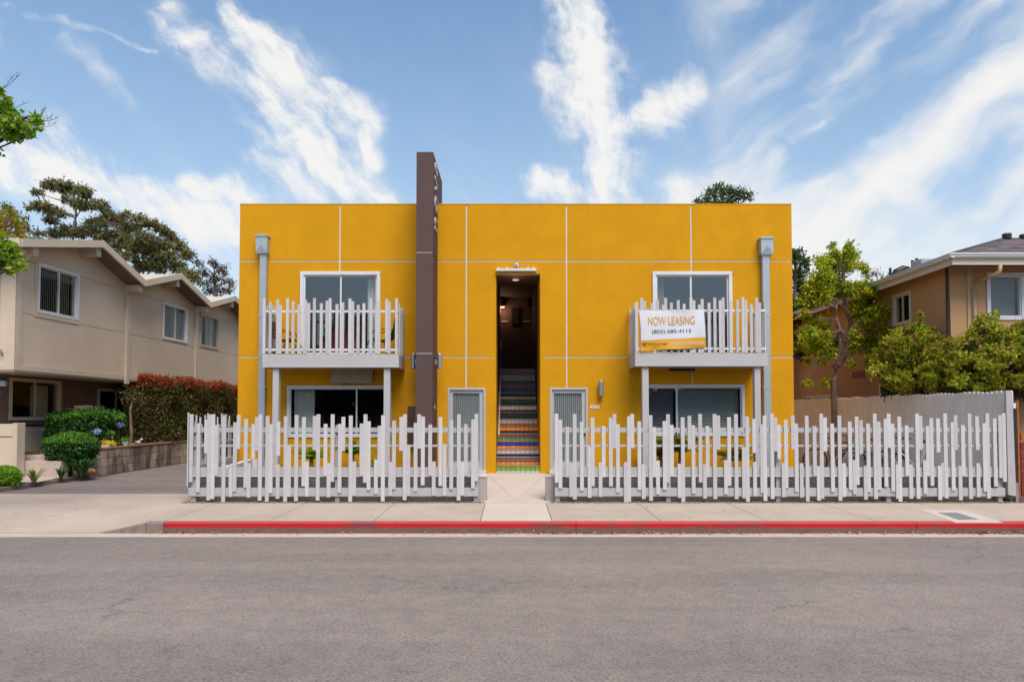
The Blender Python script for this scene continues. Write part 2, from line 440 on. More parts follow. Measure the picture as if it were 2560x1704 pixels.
def kerb_red():
    m, nt, b, out = new_mat('red_kerb_paint')
    co = world_co()
    sp = nt.nodes.new('ShaderNodeSeparateXYZ'); nt.links.new(co.s, sp.inputs[0])
    z = E(sp.outputs[2])
    mp = nt.nodes.new('ShaderNodeMapping'); nt.links.new(co.s, mp.inputs[0]); mp.inputs['Scale'].default_value = (0.7, 1.0, 2.0)
    n = noise_e(E(mp.outputs[0]), 3.0, 6, 0.7)
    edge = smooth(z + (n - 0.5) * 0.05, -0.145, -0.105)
    wear = smooth(noise_e(E(mp.outputs[0]), 0.9, 6, 0.75), 0.53, 0.60)
    chip = smooth(noise_e(co, 22, 4, 0.7), 0.62, 0.70)
    red = mixc(noise_e(co, 5, 4, 0.6), (0.34, 0.002, 0.006), (0.55, 0.004, 0.010))
    worn = mixc(n, (0.06, 0.025, 0.03), (0.15, 0.07, 0.065))
    col = mixc(wear * 0.75, red, worn)
    col = mixc(chip * 0.5, col, (0.35, 0.15, 0.12))
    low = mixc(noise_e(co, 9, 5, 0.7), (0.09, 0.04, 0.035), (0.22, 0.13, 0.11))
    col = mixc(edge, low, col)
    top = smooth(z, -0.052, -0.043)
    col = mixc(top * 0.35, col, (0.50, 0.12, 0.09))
    nt.links.new(col.s, b.inputs['Base Color']); b.inputs['Roughness'].default_value = 0.6
    bump(nt, b, noise_e(co, 40, 4, 0.7), 0.4, 0.005)
    return m
M['kerb_red'] = kerb_red()

def shingle_mat():
    m, nt, b, out = new_mat('asphalt_shingle')
    g = nt.nodes.new('ShaderNodeNewGeometry')
    r = nt.nodes.new('ShaderNodeValToRGB'); nt.links.new(g.outputs['Random Per Island'], r.inputs[0])
    r.color_ramp.elements[0].color = (0.045, 0.035, 0.045, 1); r.color_ramp.elements[1].color = (0.17, 0.135, 0.14, 1)
    nt.links.new(r.outputs[0], b.inputs['Base Color']); b.inputs['Roughness'].default_value = 0.9
    return m
M['shingle'] = shingle_mat()
# ------------------------------------------------------------------ mesh helpers
def tag(o, label=None, cat=None, group=None, kind=None):
    if label: o['label'] = label
    if cat: o['category'] = cat
    if group: o['group'] = group
    if kind: o['kind'] = kind
    return o

def empty(name, loc=(0, 0, 0), rz=0.0):
    o = bpy.data.objects.new(name, None); COL.objects.link(o)
    o.location = loc; o.rotation_euler = (0, 0, rz); o.empty_display_size = 0.2
    return o

ID = lambda u, w, v: (u, w, v)

class MB:
    """collects faces, builds one mesh object.  T maps local (u, w, v) to the world"""
    def __init__(s, T=ID): s.v = []; s.f = []; s.T = T; s.mi = []
    def add(s, vs, fs, mi=0):
        n = len(s.v); s.v += [tuple(s.T(*p)) for p in vs]
        s.f += [tuple(i + n for i in f) for f in fs]; s.mi += [mi] * len(fs)
        return s
    def box(s, u0, u1, w0, w1, v0, v1, mi=0):
        p = [(u0, w0, v0), (u1, w0, v0), (u1, w1, v0), (u0, w1, v0), (u0, w0, v1), (u1, w0, v1), (u1, w1, v1), (u0, w1, v1)]
        return s.add(p, [(0, 3, 2, 1), (4, 5, 6, 7), (0, 1, 5, 4), (2, 3, 7, 6), (1, 2, 6, 5), (3, 0, 4, 7)], mi)
    def prism(s, poly, axis, a0, a1, mi=0):
        """poly in the two other local axes, extruded along axis (0 u, 1 w, 2 v)"""
        def P(p, a):
            q = list(p); q.insert(axis, a); return tuple(q)
        n = len(poly)
        vs = [P(p, a0) for p in poly] + [P(p, a1) for p in poly]
        fs = [tuple(range(n))[::-1], tuple(range(n, 2 * n))] + [(i, (i + 1) % n, n + (i + 1) % n, n + i) for i in range(n)]
        return s.add(vs, fs, mi)
    def tube(s, pts, r, sides=8, cap=True):
        pts = [Vector(p) for p in pts]; n = len(pts)
        rr = r if isinstance(r, (list, tuple)) else [r] * n
        vs = []; up = Vector((0, 0, 1))
        for i, p in enumerate(pts):
            d = (pts[min(i + 1, n - 1)] - pts[max(i - 1, 0)])
            if d.length < 1e-9: d = Vector((0, 0, 1))
            d.normalize()
            a = d.cross(up)
            if a.length < 0.05: a = d.cross(Vector((1, 0, 0)))
            a.normalize(); b = d.cross(a)
            for k in range(sides):
                t = 2 * PI * k / sides
                vs.append(tuple(p + a * (math.cos(t) * rr[i]) + b * (math.sin(t) * rr[i])))
        fs = []
        for i in range(n - 1):
            for k in range(sides):
                k2 = (k + 1) % sides
                fs.append((i * sides + k, i * sides + k2, (i + 1) * sides + k2, (i + 1) * sides + k))
        if cap: fs += [tuple(range(sides)), tuple(range((n - 1) * sides, n * sides))]
        return s.add(vs, fs)
    def lathe(s, c, prof, sides=16):
        """prof = [(r, z), ...] about a vertical axis through c"""
        vs = []
        for r, z in prof:
            for k in range(sides):
                t = 2 * PI * k / sides; vs.append((c[0] + r * math.cos(t), c[1] + r * math.sin(t), c[2] + z))
        fs = []
        for i in range(len(prof) - 1):
            for k in range(sides):
                k2 = (k + 1) % sides
                fs.append((i * sides + k, i * sides + k2, (i + 1) * sides + k2, (i + 1) * sides + k))
        fs += [tuple(range(sides))[::-1], tuple(range((len(prof) - 1) * sides, len(prof) * sides))]
        return s.add(vs, fs)
    def holes(s, u0, u1, v0, v1, w0, w1, holes, mi=0):
        """wall slab between w0 (back) and w1 (front) with rectangular openings"""
        us = sorted({u0, u1, *[h[i] for h in holes for i in (0, 1) if u0 < h[i] < u1]})
        vs_ = sorted({v0, v1, *[h[i] for h in holes for i in (2, 3) if v0 < h[i] < v1]})
        def solid(i, j):
            if i < 0 or j < 0 or i >= len(us) - 1 or j >= len(vs_) - 1: return False
            cu_, cv_ = (us[i] + us[i + 1]) / 2, (vs_[j] + vs_[j + 1]) / 2
            return not any(h[0] < cu_ < h[1] and h[2] < cv_ < h[3] for h in holes)
        for i in range(len(us) - 1):
            for j in range(len(vs_) - 1):
                if not solid(i, j): continue
                a, b, c, d = us[i], us[i + 1], vs_[j], vs_[j + 1]
                for w in (w0, w1): s.add([(a, w, c), (b, w, c), (b, w, d), (a, w, d)], [(0, 1, 2, 3)], mi)
                if not solid(i - 1, j): s.add([(a, w0, c), (a, w1, c), (a, w1, d), (a, w0, d)], [(0, 1, 2, 3)], mi)
                if not solid(i + 1, j): s.add([(b, w0, c), (b, w1, c), (b, w1, d), (b, w0, d)], [(0, 1, 2, 3)], mi)
                if not solid(i, j - 1): s.add([(a, w0, c), (b, w0, c), (b, w1, c), (a, w1, c)], [(0, 1, 2, 3)], mi)
                if not solid(i, j + 1): s.add([(a, w0, d), (b, w0, d), (b, w1, d), (a, w1, d)], [(0, 1, 2, 3)], mi)
        return s
    def build(s, name, mats, parent=None, smooth_=False, bevel=0.0):
        me = bpy.data.meshes.new(name)
        me.from_pydata(s.v, [], s.f)
        if not isinstance(mats, (list, tuple)): mats = [mats]
        for m_ in mats: me.materials.append(m_)
        if len(mats) > 1: me.polygons.foreach_set('material_index', s.mi)
        bm = bmesh.new(); bm.from_mesh(me)
        bmesh.ops.remove_doubles(bm, verts=bm.verts, dist=1e-5)
        bmesh.ops.recalc_face_normals(bm, faces=bm.faces)
        if bevel:
            bmesh.ops.bevel(bm, geom=[e for e in bm.edges if len(e.link_faces) == 2 and e.calc_face_angle(0) > 0.7], offset=bevel, segments=1, affect='EDGES')
        bm.to_mesh(me); bm.free()
        if smooth_: me.polygons.foreach_set('use_smooth', [True] * len(me.polygons))
        me.update()
        o = bpy.data.objects.new(name, me); COL.objects.link(o)
        if parent is not None:
            o.parent = parent
            o.matrix_parent_inverse = world_of(parent).inverted()
        return o

def world_of(o):
    m = Matrix.LocRotScale(o.location, o.rotation_euler, o.scale)
    if o.parent is not None:
        m = world_of(o.parent) @ o.matrix_parent_inverse @ m
    return m

def children_of(o): return [c for c in bpy.data.objects if c.parent == o]

def copy_tree(o, parent=None):
    c = o.copy(); COL.objects.link(c)
    if parent is not None: c.parent = parent
    for ch in children_of(o): copy_tree(ch, c)
    return c

def fast_mesh(name, V, F, material, parent=None):
    """V (n,3), F (m,k) arrays"""
    me = bpy.data.meshes.new(name)
    n, (m_, k) = len(V), F.shape
    me.vertices.add(n); me.vertices.foreach_set('co', V.astype(np.float32).ravel())
    me.loops.add(m_ * k); me.loops.foreach_set('vertex_index', F.astype(np.int32).ravel())
    me.polygons.add(m_); me.polygons.foreach_set('loop_start', np.arange(0, m_ * k, k, dtype=np.int32))
    me.materials.append(material)
    me.update(calc_edges=True)
    o = bpy.data.objects.new(name, me); COL.objects.link(o)
    if parent is not None:
        o.parent = parent; o.matrix_parent_inverse = world_of(parent).inverted()
    return o

def unit(a): return a / np.maximum(np.linalg.norm(a, axis=1, keepdims=True), 1e-9)

def leaves(name, P, L, W, material, parent=None, droop=0.0, up=0.0, jitter=0.4, axis=None):
    """one small leaf per point: a diamond folded along its rib"""
    P = np.asarray(P, float); n = len(P)
    d = rng.normal(size=(n, 3)) if axis is None else np.asarray(axis) + rng.normal(size=(n, 3)) * 0.35
    d[:, 2] -= droop
    d = unit(d)
    r = rng.normal(size=(n, 3)); r[:, 2] += up
    s = unit(np.cross(d, r))
    nn = np.cross(s, d)
    ln = L * (1 + jitter * rng.uniform(-1, 1, (n, 1))); wd = W * (1 + jitter * rng.uniform(-1, 1, (n, 1)))
    mid = P + d * ln * 0.45 - nn * wd * 0.15
    V = np.stack([P, mid + s * wd * 0.5, P + d * ln, mid - s * wd * 0.5], 1).reshape(-1, 3)
    F = np.arange(4 * n).reshape(n, 4)
    return fast_mesh(name, V, F, material, parent)

def clump_points(c, r, n, sub=10, tight=0.28):
    c = np.array(c); r = np.array(r)
    k = unit(rng.normal(size=(sub, 3))) * rng.uniform(0.25, 1.0, (sub, 1)) ** 0.6
    idx = rng.integers(0, sub, n)
    return c + (k[idx] + rng.normal(size=(n, 3)) * tight) * r

def px_clumps(lst, Y, per, spread=0.6, sub=10, tight=0.28, dens=1.0):
    """lst of (px, py, rx, ry) in the photo's pixels at depth Y -> centres, radii (metres)"""
    out = []
    for t in lst:
        px, py, rx, ry = t[:4]
        yy_ = Y + rng.uniform(-spread, spread) + (t[4] if len(t) > 4 else 0)
        c = at(px, py, yy_); k = yy_ / FPX
        out.append(((c.x, c.y, c.z), (rx * k, (rx + ry) * 0.5 * k, ry * k)))
    return out

def clump_cloud(cl, dens, sub=10, tight=0.28):
    pts = []
    for c, r in cl:
        vol = (r[0] * r[1] * r[2]) ** (2 / 3)
        n = max(12, int(dens * vol))
        pts.append(clump_points(c, r, n, sub, tight))
    return np.concatenate(pts)

def branches(mb, trunk, cl, r0, r1=0.01, sides=5, sag=0.0, frac=1.0):
    """a limb from the nearest lower point of the trunk polyline to each clump"""
    tp = []
    for a, b in zip(trunk[:-1], trunk[1:]):
        for k in range(4): tp.append(Vector(a).lerp(Vector(b), k / 4))
    tp.append(Vector(trunk[-1]))
    for c, r in cl:
        if random.random() > frac: continue
        c = Vector(c)
        cand = [p for p in tp if p.z < c.z - 0.2 * (c - p).length] or [tp[0]]
        p = min(cand, key=lambda q: (q - c).length)
        m_ = p.lerp(c, 0.5) + Vector((random.uniform(-.1, .1), random.uniform(-.1, .1), -sag)) * (c - p).length
        pts = []
        for k in range(6):
            t = k / 5; pts.append(p * (1 - t) ** 2 + m_ * 2 * t * (1 - t) + c * t * t)
        mb.tube(pts, [r0 * (1 - k / 5) + r1 * k / 5 for k in range(6)], sides, cap=False)
        for _ in range(4):
            e = c + Vector((random.uniform(-1, 1) * r[0], random.uniform(-1, 1) * r[1], random.uniform(-.6, 1) * r[2]))
            s_ = p.lerp(c, random.uniform(0.6, 0.95))
            mb.tube([s_, s_.lerp(e, .5) + Vector((0, 0, .04)), e], [r1 * 1.3, r1, r1 * .5], 4, cap=False)

def blades(mb, c, n, length, width, arch=0.6, spread=1.0, up=0.8, seg=5, zfac=1.0):
    """strap leaves arching out of one point"""
    c = Vector(c)
    for _ in range(n):
        a = random.uniform(0, 2 * PI); L = length * random.uniform(0.6, 1.1)
        out = Vector((math.cos(a), math.sin(a), 0)) * spread * random.uniform(0.3, 1.0)
        side = Vector((-math.sin(a), math.cos(a), 0))
        vs = []; b = c + out * 0.04 * length
        for k in range(seg + 1):
            t = k / seg
            p = b + out * L * t * 0.75 + Vector((0, 0, 1)) * (up * L * t - arch * L * t * t) * zfac
            w = width * (0.55 + 0.9 * t * (1 - t) * 2) * (1 - t ** 4 * 0.95)
            vs += [tuple(p - side * w / 2), tuple(p + side * w / 2 )]
        mb.add(vs, [(2 * k, 2 * k + 1, 2 * k + 3, 2 * k + 2) for k in range(seg)])

# ---- windows and doors, in any wall's local frame
def pane_mesh(T, u0, u1, v0, v1, w):
    return MB(T).add([(u0, w, v0), (u1, w, v0), (u1, w, v1), (u0, w, v1)], [(0, 1, 2, 3)])

def window(T, root, u0, u1, v0, v1, fw=0.07, out=0.02, back=-0.09, mull=(), m_frame=None, glass=None, inner=0.03, name='window', sash_side=None):
    """frame ring is the window part; panes are its sub-parts"""
    m_frame = m_frame or M['white']; glass = glass or M['glass']
    f = MB(T)
    f.box(u0, u1, back, out, v1 - fw, v1); f.box(u0, u1, back, out, v0, v0 + fw)
    f.box(u0, u0 + fw, back, out, v0 + fw, v1 - fw); f.box(u1 - fw, u1, back, out, v0 + fw, v1 - fw)
    W = f.build(name, m_frame, root, bevel=0.004)
    edges = [u0 + fw] + list(mull) + [u1 - fw]
    for i, (a, b) in enumerate(zip(edges[:-1], edges[1:])):
        wo_ = out - 0.035 - 0.022 * (i % 2)
        a2 = a - (0.0 if i == 0 else 0.022); b2 = b + (0.0 if i == len(edges) - 2 else 0.022)
        s = MB(T)
        s.box(a2, b2, wo_ - 0.02, wo_, v1 - fw - inner, v1 - fw - .001); s.box(a2, b2, wo_ - 0.02, wo_, v0 + fw + .001, v0 + fw + inner)
        s.box(a2, a2 + inner, wo_ - 0.02, wo_, v0 + fw + inner, v1 - fw - inner); s.box(b2 - inner, b2, wo_ - 0.02, wo_, v0 + fw + inner, v1 - fw - inner)
        s.build('sash', m_frame, W)
        pane_mesh(T, a2 + inner * .5, b2 - inner * .5, v0 + fw + inner * .5, v1 - fw - inner * .5, wo_ - 0.011).build('pane', glass, W)
    return W

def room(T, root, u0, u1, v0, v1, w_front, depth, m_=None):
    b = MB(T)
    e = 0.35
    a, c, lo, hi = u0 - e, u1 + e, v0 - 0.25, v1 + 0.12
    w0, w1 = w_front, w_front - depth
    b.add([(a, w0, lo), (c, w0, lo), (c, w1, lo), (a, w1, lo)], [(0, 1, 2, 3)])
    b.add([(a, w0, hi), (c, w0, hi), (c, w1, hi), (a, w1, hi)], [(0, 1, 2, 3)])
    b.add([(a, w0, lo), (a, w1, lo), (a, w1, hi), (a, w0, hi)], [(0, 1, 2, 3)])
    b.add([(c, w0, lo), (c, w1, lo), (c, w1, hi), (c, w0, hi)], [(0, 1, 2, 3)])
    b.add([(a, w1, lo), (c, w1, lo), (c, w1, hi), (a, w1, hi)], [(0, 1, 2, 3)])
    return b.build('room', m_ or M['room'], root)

def curtain(T, W, u0, u1, v0, v1, w, m_=None, folds=6, amp=0.03):
    vs = []; n = folds * 6
    for k in range(n + 1):
        t = k / n; u = u0 + (u1 - u0) * t; ww = w + amp * math.sin(t * folds * 2 * PI) + amp * .3 * math.sin(t * 17)
        vs += [(u, ww, v0), (u, ww, v1)]
    return MB(T).add(vs, [(2 * k, 2 * k + 2, 2 * k + 3, 2 * k + 1) for k in range(n)]).build('curtain', m_ or M['curtain'], W, smooth_=True)

def slats(T, W, u0, u1, v0, v1, w, n, m_, tilt=0.008, depth=0.02):
    first = None
    for k in range(n):
        v = v1 - (k + .5) * (v1 - v0) / n
        if first is None:
            first = MB(T).add([(u0, w - depth / 2, v - tilt), (u1, w - depth / 2, v - tilt), (u1, w + depth / 2, v + tilt), (u0, w + depth / 2, v + tilt),
                               (u0, w - depth / 2, v - tilt + .002), (u1, w - depth / 2, v - tilt + .002), (u1, w + depth / 2, v + tilt + .002), (u0, w + depth / 2, v + tilt + .002)],
                              [(0, 1, 2, 3), (4, 5, 6, 7), (0, 1, 5, 4), (3, 2, 6, 7)]).build('slat', m_, W)
            fv = v
        else:
            c = first.copy(); COL.objects.link(c)
            p0 = Vector(T(u0, w, fv)); p1 = Vector(T(u0, w, v))
            c.location = first.location + (p1 - p0)

def text(body, T3, size_w, size_h, material, parent, name='lettering', align='CENTER', extrude=0.0015, spacing=1.0):
    """T3 = 4x4 placement; the text is scaled to size_w x size_h metres about its centre"""
    cu_ = bpy.data.curves.new(name, 'FONT'); cu_.body = body; cu_.extrude = 0.0
    cu_.size = 1.0; cu_.space_character = spacing
    o = bpy.data.objects.new(name, cu_); COL.objects.link(o)
    bpy.context.view_layer.update()
    dg = bpy.context.evaluated_depsgraph_get()
    me = bpy.data.meshes.new_from_object(o.evaluated_get(dg))
    bpy.data.objects.remove(o); bpy.data.curves.remove(cu_)
    co = np.empty(len(me.vertices) * 3, np.float32); me.vertices.foreach_get('co', co); co = co.reshape(-1, 3)
    lo, hi = co.min(0), co.max(0)
    co[:, 0] = (co[:, 0] - (lo[0] + hi[0]) / 2) * size_w / (hi[0] - lo[0])
    co[:, 1] = (co[:, 1] - (lo[1] + hi[1]) / 2) * size_h / (hi[1] - lo[1])
    co[:, 2] = 0
    me.vertices.foreach_set('co', co.ravel())
    if extrude:
        bm = bmesh.new(); bm.from_mesh(me)
        g = bmesh.ops.extrude_face_region(bm, geom=list(bm.faces))
        bmesh.ops.translate(bm, verts=[v for v in g['geom'] if isinstance(v, bmesh.types.BMVert)], vec=(0, 0, extrude))
        bmesh.ops.recalc_face_normals(bm, faces=bm.faces)
        bm.to_mesh(me); bm.free()
    me.materials.clear(); me.materials.append(material)
    me.transform(T3)
    o = bpy.data.objects.new(name, me); COL.objects.link(o)
    if parent is not None:
        o.parent = parent; o.matrix_parent_inverse = world_of(parent).inverted()
    return o

def face_front(x, y, z, tilt=0.0):
    """placement of flat lettering that faces the street (-Y)"""
    return Matrix.Translation((x, y, z)) @ Matrix.Rotation(tilt, 4, 'Y').inverted() @ Matrix.Rotation(R(90), 4, 'X')
# ------------------------------------------------------------------ setting: ground, street, kerb, sidewalk
YF = 17.26           # plane of the yellow facade
YFEN = 13.40         # plane of the street fence
KERB_Y = 11.14
g = MB(); g.add([(-400, -300, -0.36), (400, -300, -0.36), (400, 600, -0.36), (-400, 600, -0.36)], [(0, 1, 2, 3)])
tag(g.build('ground', M['soil']), kind='structure')
# street: a gently crowned sheet
prof = [(-9.0, -0.30), (-6.0, -0.20), (-1.5, -0.14), (3.0, -0.13), (8.0, -0.17), (10.83, -0.222)]
vs = []; fs = []
for i, (y, z) in enumerate(prof): vs += [(-150, y, z), (150, y, z)]
for i in range(len(prof) - 1): fs.append((2 * i, 2 * i + 1, 2 * i + 3, 2 * i + 2))
tag(MB().add(vs, fs).build('road', M['asphalt']), kind='structure')
tag(MB().box(-150, 150, 10.83, KERB_Y + 0.02, -0.4, -0.216).build('gutter', M['gutter']), kind='structure')
tag(MB().box(-150, 150, -13, -9.0, -0.4, -0.14).build('far_sidewalk', M['pavement']), kind='structure')

# sidewalk: bed with slabs on it, joints left open
side = tag(empty('sidewalk', (0, 12.3, 0)), kind='structure')
def zsw(x, y):
    """top of the sidewalk; it drops to the gutter across the driveway apron"""
    t = (y - KERB_Y) / (YFEN - KERB_Y)
    full = -0.04 + 0.04 * min(1, max(0, t))
    if x >= -5.94: return full
    k = min(1, (-5.94 - x) / 0.76) if x > -9 else 1.0
    drop = -0.205 * (1 - min(1, max(0, (y - KERB_Y) / 1.5)))
    return full * (1 - k) + min(full, drop) * k
def slab(x0, x1, y0, y1, m_, name='slab', parent=side, nx=6, ny=6, zf=zsw, dz=0.0):
    g_ = 0.006; x0 += g_; x1 -= g_; y0 += g_; y1 -= g_
    V = []; F = []
    for j in range(ny + 1):
        for i in range(nx + 1):
            x = x0 + (x1 - x0) * i / nx; y = y0 + (y1 - y0) * j / ny; V.append((x, y, zf(x, y) + dz))
    for j in range(ny):
        for i in range(nx):
            a = j * (nx + 1) + i; F.append((a, a + 1, a + nx + 2, a + nx + 1))
    n = len(V); V += [(x, y, z - 0.1) for x, y, z in V]
    rim = [i for i in range(nx + 1)] + [(j + 1) * (nx + 1) - 1 for j in range(1, ny + 1)] + [ny * (nx + 1) + i for i in range(nx - 1, -1, -1)] + [j * (nx + 1) for j in range(ny - 1, 0, -1)]
    for a, b in zip(rim, rim[1:] + rim[:1]): F.append((a, b, b + n, a + n))
    o = MB().add(V, F).build(name, m_, parent)
    return o
joints = [-46, -34, -22, -14.0, -9.9, -5.72, -4.0, -2.28, -0.52, 0.66, 2.45, 4.2, 6.0, 7.9, 9.9, 12, 14, 18, 26, 40]
for a, b in zip(joints[:-1], joints[1:]):
    slab(a, b, KERB_Y + (0.16 if a > -5.8 else 0.02), YFEN + 0.02, M['concrete_light'] if abs(a + 0.52) < 0.01 else M['pavement'], nx=12 if a < -5 else 2)
MB().box(-5.94, 40, KERB_Y + 0.1, YFEN + 0.3, -0.35, -0.075).build('bed', M['mortar'], side)
# flat stretch of apron in front of the driveway, up to the asphalt
slab(-14.0, -6.42, YFEN + 0.02, 15.0, M['pavement'], name='apron_slab', zf=lambda x, y: 0.0, nx=2, ny=2)
slab(-46, -14.0, YFEN + 0.02, 15.0, M['pavement'], name='apron_slab', zf=lambda x, y: 0.0, nx=2, ny=2)

kerb = tag(empty('kerb', (0, KERB_Y, 0)), kind='structure')
def kerb_piece(x0, x1, m_, z0=-0.04, z1=-0.04, name='kerb_segment'):
    p = MB(); r = 0.02
    vs = []
    for x, z in ((x0 + .004, z0), (x1 - .004, z1)):
        vs += [(x, KERB_Y, -0.35), (x, KERB_Y - 0.0, z - r), (x, KERB_Y + r, z), (x, KERB_Y + 0.155, z), (x, KERB_Y + 0.155, -0.35)]
    p.add(vs, [(0, 1, 6, 5), (1, 2, 7, 6), (2, 3, 8, 7), (3, 4, 9, 8), (4, 3, 2, 1, 0), (5, 6, 7, 8, 9)])
    return p.build(name, m_, kerb)
kerb_piece(-6.72, -5.94, M['kerb_grey'], -0.215, -0.04, 'kerb_ramp')
kerb_piece(-5.94, -5.66, M['kerb_grey'], name='kerb_end')
for a, b in ((-5.66, 1.04), (1.04, 6.57), (6.57, 13.0), (13.0, 40.0)): kerb_piece(a, b, M['kerb_red'])

# entrance walk: slopes up from the sidewalk to the stair, scored with a V
walk = tag(empty('entrance_path', (0.07, 15, 0)), kind='structure')
ZB = 0.265
def zwalk(x, y): return ZB * min(1, max(0, (y - YFEN) / (YF - 0.3 - YFEN)))
A_, B_, C_ = (-0.58, 17.2), (0.08, YFEN + 0.22), (0.80, 17.2)
def tri(pts, name='slab'):
    pts = [Vector((x, y, 0)) for x, y in pts]; c = sum(pts, Vector()) / len(pts)
    q = [c + (p - c) * (1 - 0.012 / max(.2, (p - c).length)) for p in pts]
    n = len(q); V = [(p.x, p.y, zwalk(p.x, p.y)) for p in q] + [(p.x, p.y, zwalk(p.x, p.y) - 0.1) for p in q]
    MB().add(V, [tuple(range(n))] + [(i, (i + 1) % n, n + (i + 1) % n, n + i) for i in range(n)]).build(name, M['concrete_light'], walk)
WL, WR = -0.62, 0.84
tri([(WL, YFEN + .03), B_, (WL, 17.0)][:3]); tri([(WL, YFEN + .03), (WR, YFEN + .03), B_]); tri([(WR, YFEN + .03), (WR, 17.0), B_]); tri([B_, (WR, 17.0), (WR, YF + .06), (WL, YF + .06), (WL, 17.0)])
MB().box(WL - .02, WR + .02, YFEN + .03, YF + .1, -0.35, -0.14).build('bed', M['mortar'], walk)

# yard levels behind the fence, lot to the right, driveway, planting bed
tag(MB().prism([(-6.36, 13.82), (-0.62, 13.82), (-0.62, YF + .3), (-6.82, YF + .3)], 2, -0.35, 0.245).build('yard_ground', M['soil']), kind='structure')
tag(MB().box(0.84, 7.3, 13.82, YF + .3, -0.35, 0.247).build('yard_ground', M['soil']), kind='structure')
tag(MB().box(7.3, 9.95, 13.82, 34, -0.35, 0.16).build('parking_pad', M['concrete_step']), kind='structure')
d = MB(); d.add([(-11.4, 15.0, 0.0), (-6.47, 15.0, 0.0), (-6.47, 17.0, 0.02), (-6.9, 17.3, 0.03), (-6.9, 40, 0.25), (-11.4, 40, 0.25)], [(0, 1, 2, 3, 4, 5)])
tag(d.build('driveway', M['asphalt_drive']), kind='structure')
tag(MB().box(-40, -11.5, 15.0, 40, -0.3, 0.06).build('planting_bed', M['soil']), kind='structure')
tag(MB().box(9.95, 60, 13.44, 60, -0.3, 0.10).build('neighbour_ground', M['soil']), kind='structure')
pe = tag(empty('planter_edging', (-11.45, 15, 0)), 'low concrete edging along the left side of the driveway', 'edging')
for a, b in ((14.3, 15.9), (15.9, 17.5), (17.5, 18.98)):
    MB().box(-11.52, -11.4, a + .005, b - .005, -0.2, 0.10 + (b - 15) * .006).build('edging_block', M['kerb_grey'], pe, bevel=0.01)
# edging bends left along the sidewalk
MB().add([(-11.52, 14.3, .1), (-11.40, 14.3, .1), (-13.6, 13.3, .1), (-13.65, 13.42, .1), (-11.52, 14.3, -.1), (-11.40, 14.3, -.1), (-13.6, 13.3, -.1), (-13.65, 13.42, -.1)],
         [(0, 1, 2, 3), (1, 2, 6, 5), (0, 3, 7, 4), (2, 3, 7, 6)]).build('edging_block', M['kerb_grey'], pe)

# utility cover set in a pale frame in the sidewalk
uc = tag(empty('utility_cover', (7.65, 11.6, 0)), 'grey metal utility cover in a white painted frame on the sidewalk', 'cover')
def quad_px(pts, z0, z1, m_, name):
    P = []
    for px, py in pts:
        u, v = ray(px, py); Y = (-0.02 - CAM_H) / v; P.append((u * Y, Y))
    n = len(P); V = [(x, y, zsw(x, y) + z1) for x, y in P] + [(x, y, z0) for x, y in P]
    return MB().add(V, [(0, 1, 2, 3)] + [(i, (i + 1) % 4, 4 + (i + 1) % 4, 4 + i) for i in range(4)])
def zc(x): return x
quad_px([(2299, 1274), (2414, 1276), (2506, 1302), (2386, 1302)], -0.1, 0.004, None, '').build('frame', M['concrete_light'], uc)
quad_px([(2345, 1281), (2391, 1281), (2446, 1296), (2398, 1297)], -0.1, 0.009, None, '').build('lid', M['steel'], uc)

# ------------------------------------------------------------------ the yellow building
YB = tag(empty('apartment_building', (0, YF, 0.2)), 'two storey mustard yellow stucco apartment building with white joints and tiled stair', 'building')
TF = lambda u, w, v: (u, YF - w, v)
XL, XR = X_(593, 1100, YF), X_(1986, 1100, YF)
ZT = Z_(512, YF); Z1 = Z_(652, YF); Z2 = Z_(892, YF); Z0 = 0.16
jx = [X_(850, 580, YF), X_(1166, 760, YF), X_(1417, 760, YF), X_(1728, 580, YF)]
def R4(x0, y0, x1, y1, ym=None):
    ym = ym or (y0 + y1) / 2
    return (X_(x0, ym, YF), X_(x1, ym, YF), Z_(y1, YF), Z_(y0, YF))
wUL = R4(751, 679, 951, 893, 720); wUR = R4(1631, 679, 1830, 893, 720)
wLL = R4(718, 963.5, 979, 1093, 1000); wLR = R4(1603, 961, 1861, 1090, 1000)
dL = R4(1119, 969, 1214, 1180, 1000); dR = R4(1374.5, 968.5, 1469.5, 1180, 1000)
AX0, AX1, AZ1 = X_(1239.5, 900, YF), X_(1351, 900, YF), Z_(684, YF)
alc = (AX0, AX1, -1, AZ1)
HOLES = [wUL, wUR, wLL, wLR, dL, dR, alc]
inset = lambda h, e: (h[0] + e, h[1] - e, h[2] + e, h[3] - e)
# backing wall seen in the joints
wb = MB(TF); wb.holes(XL + .01, XR - .01, Z0, ZT - .01, -0.22, -0.014, HOLES); wb.build('backing_wall', M['joint'], YB)
colx = [XL] + jx + [XR]; rowz = [(Z0, Z2), (Z2, Z1), (Z1, ZT)]
gj = 0.019
for i in range(5):
    for j, (a, b) in enumerate(rowz):
        u0 = colx[i] + (gj if i else 0); u1 = colx[i + 1] - (gj if i < 4 else 0)
        v0 = a + (gj if j else 0); v1 = b - (gj if j < 2 else 0)
        hs = [h for h in HOLES if h[0] < u1 and h[1] > u0 and h[2] < v1 and h[3] > v0]
        MB(TF).holes(u0, u1, v0, v1, -0.013, 0.0, hs).build('stucco_panel', M['yellow'], YB)
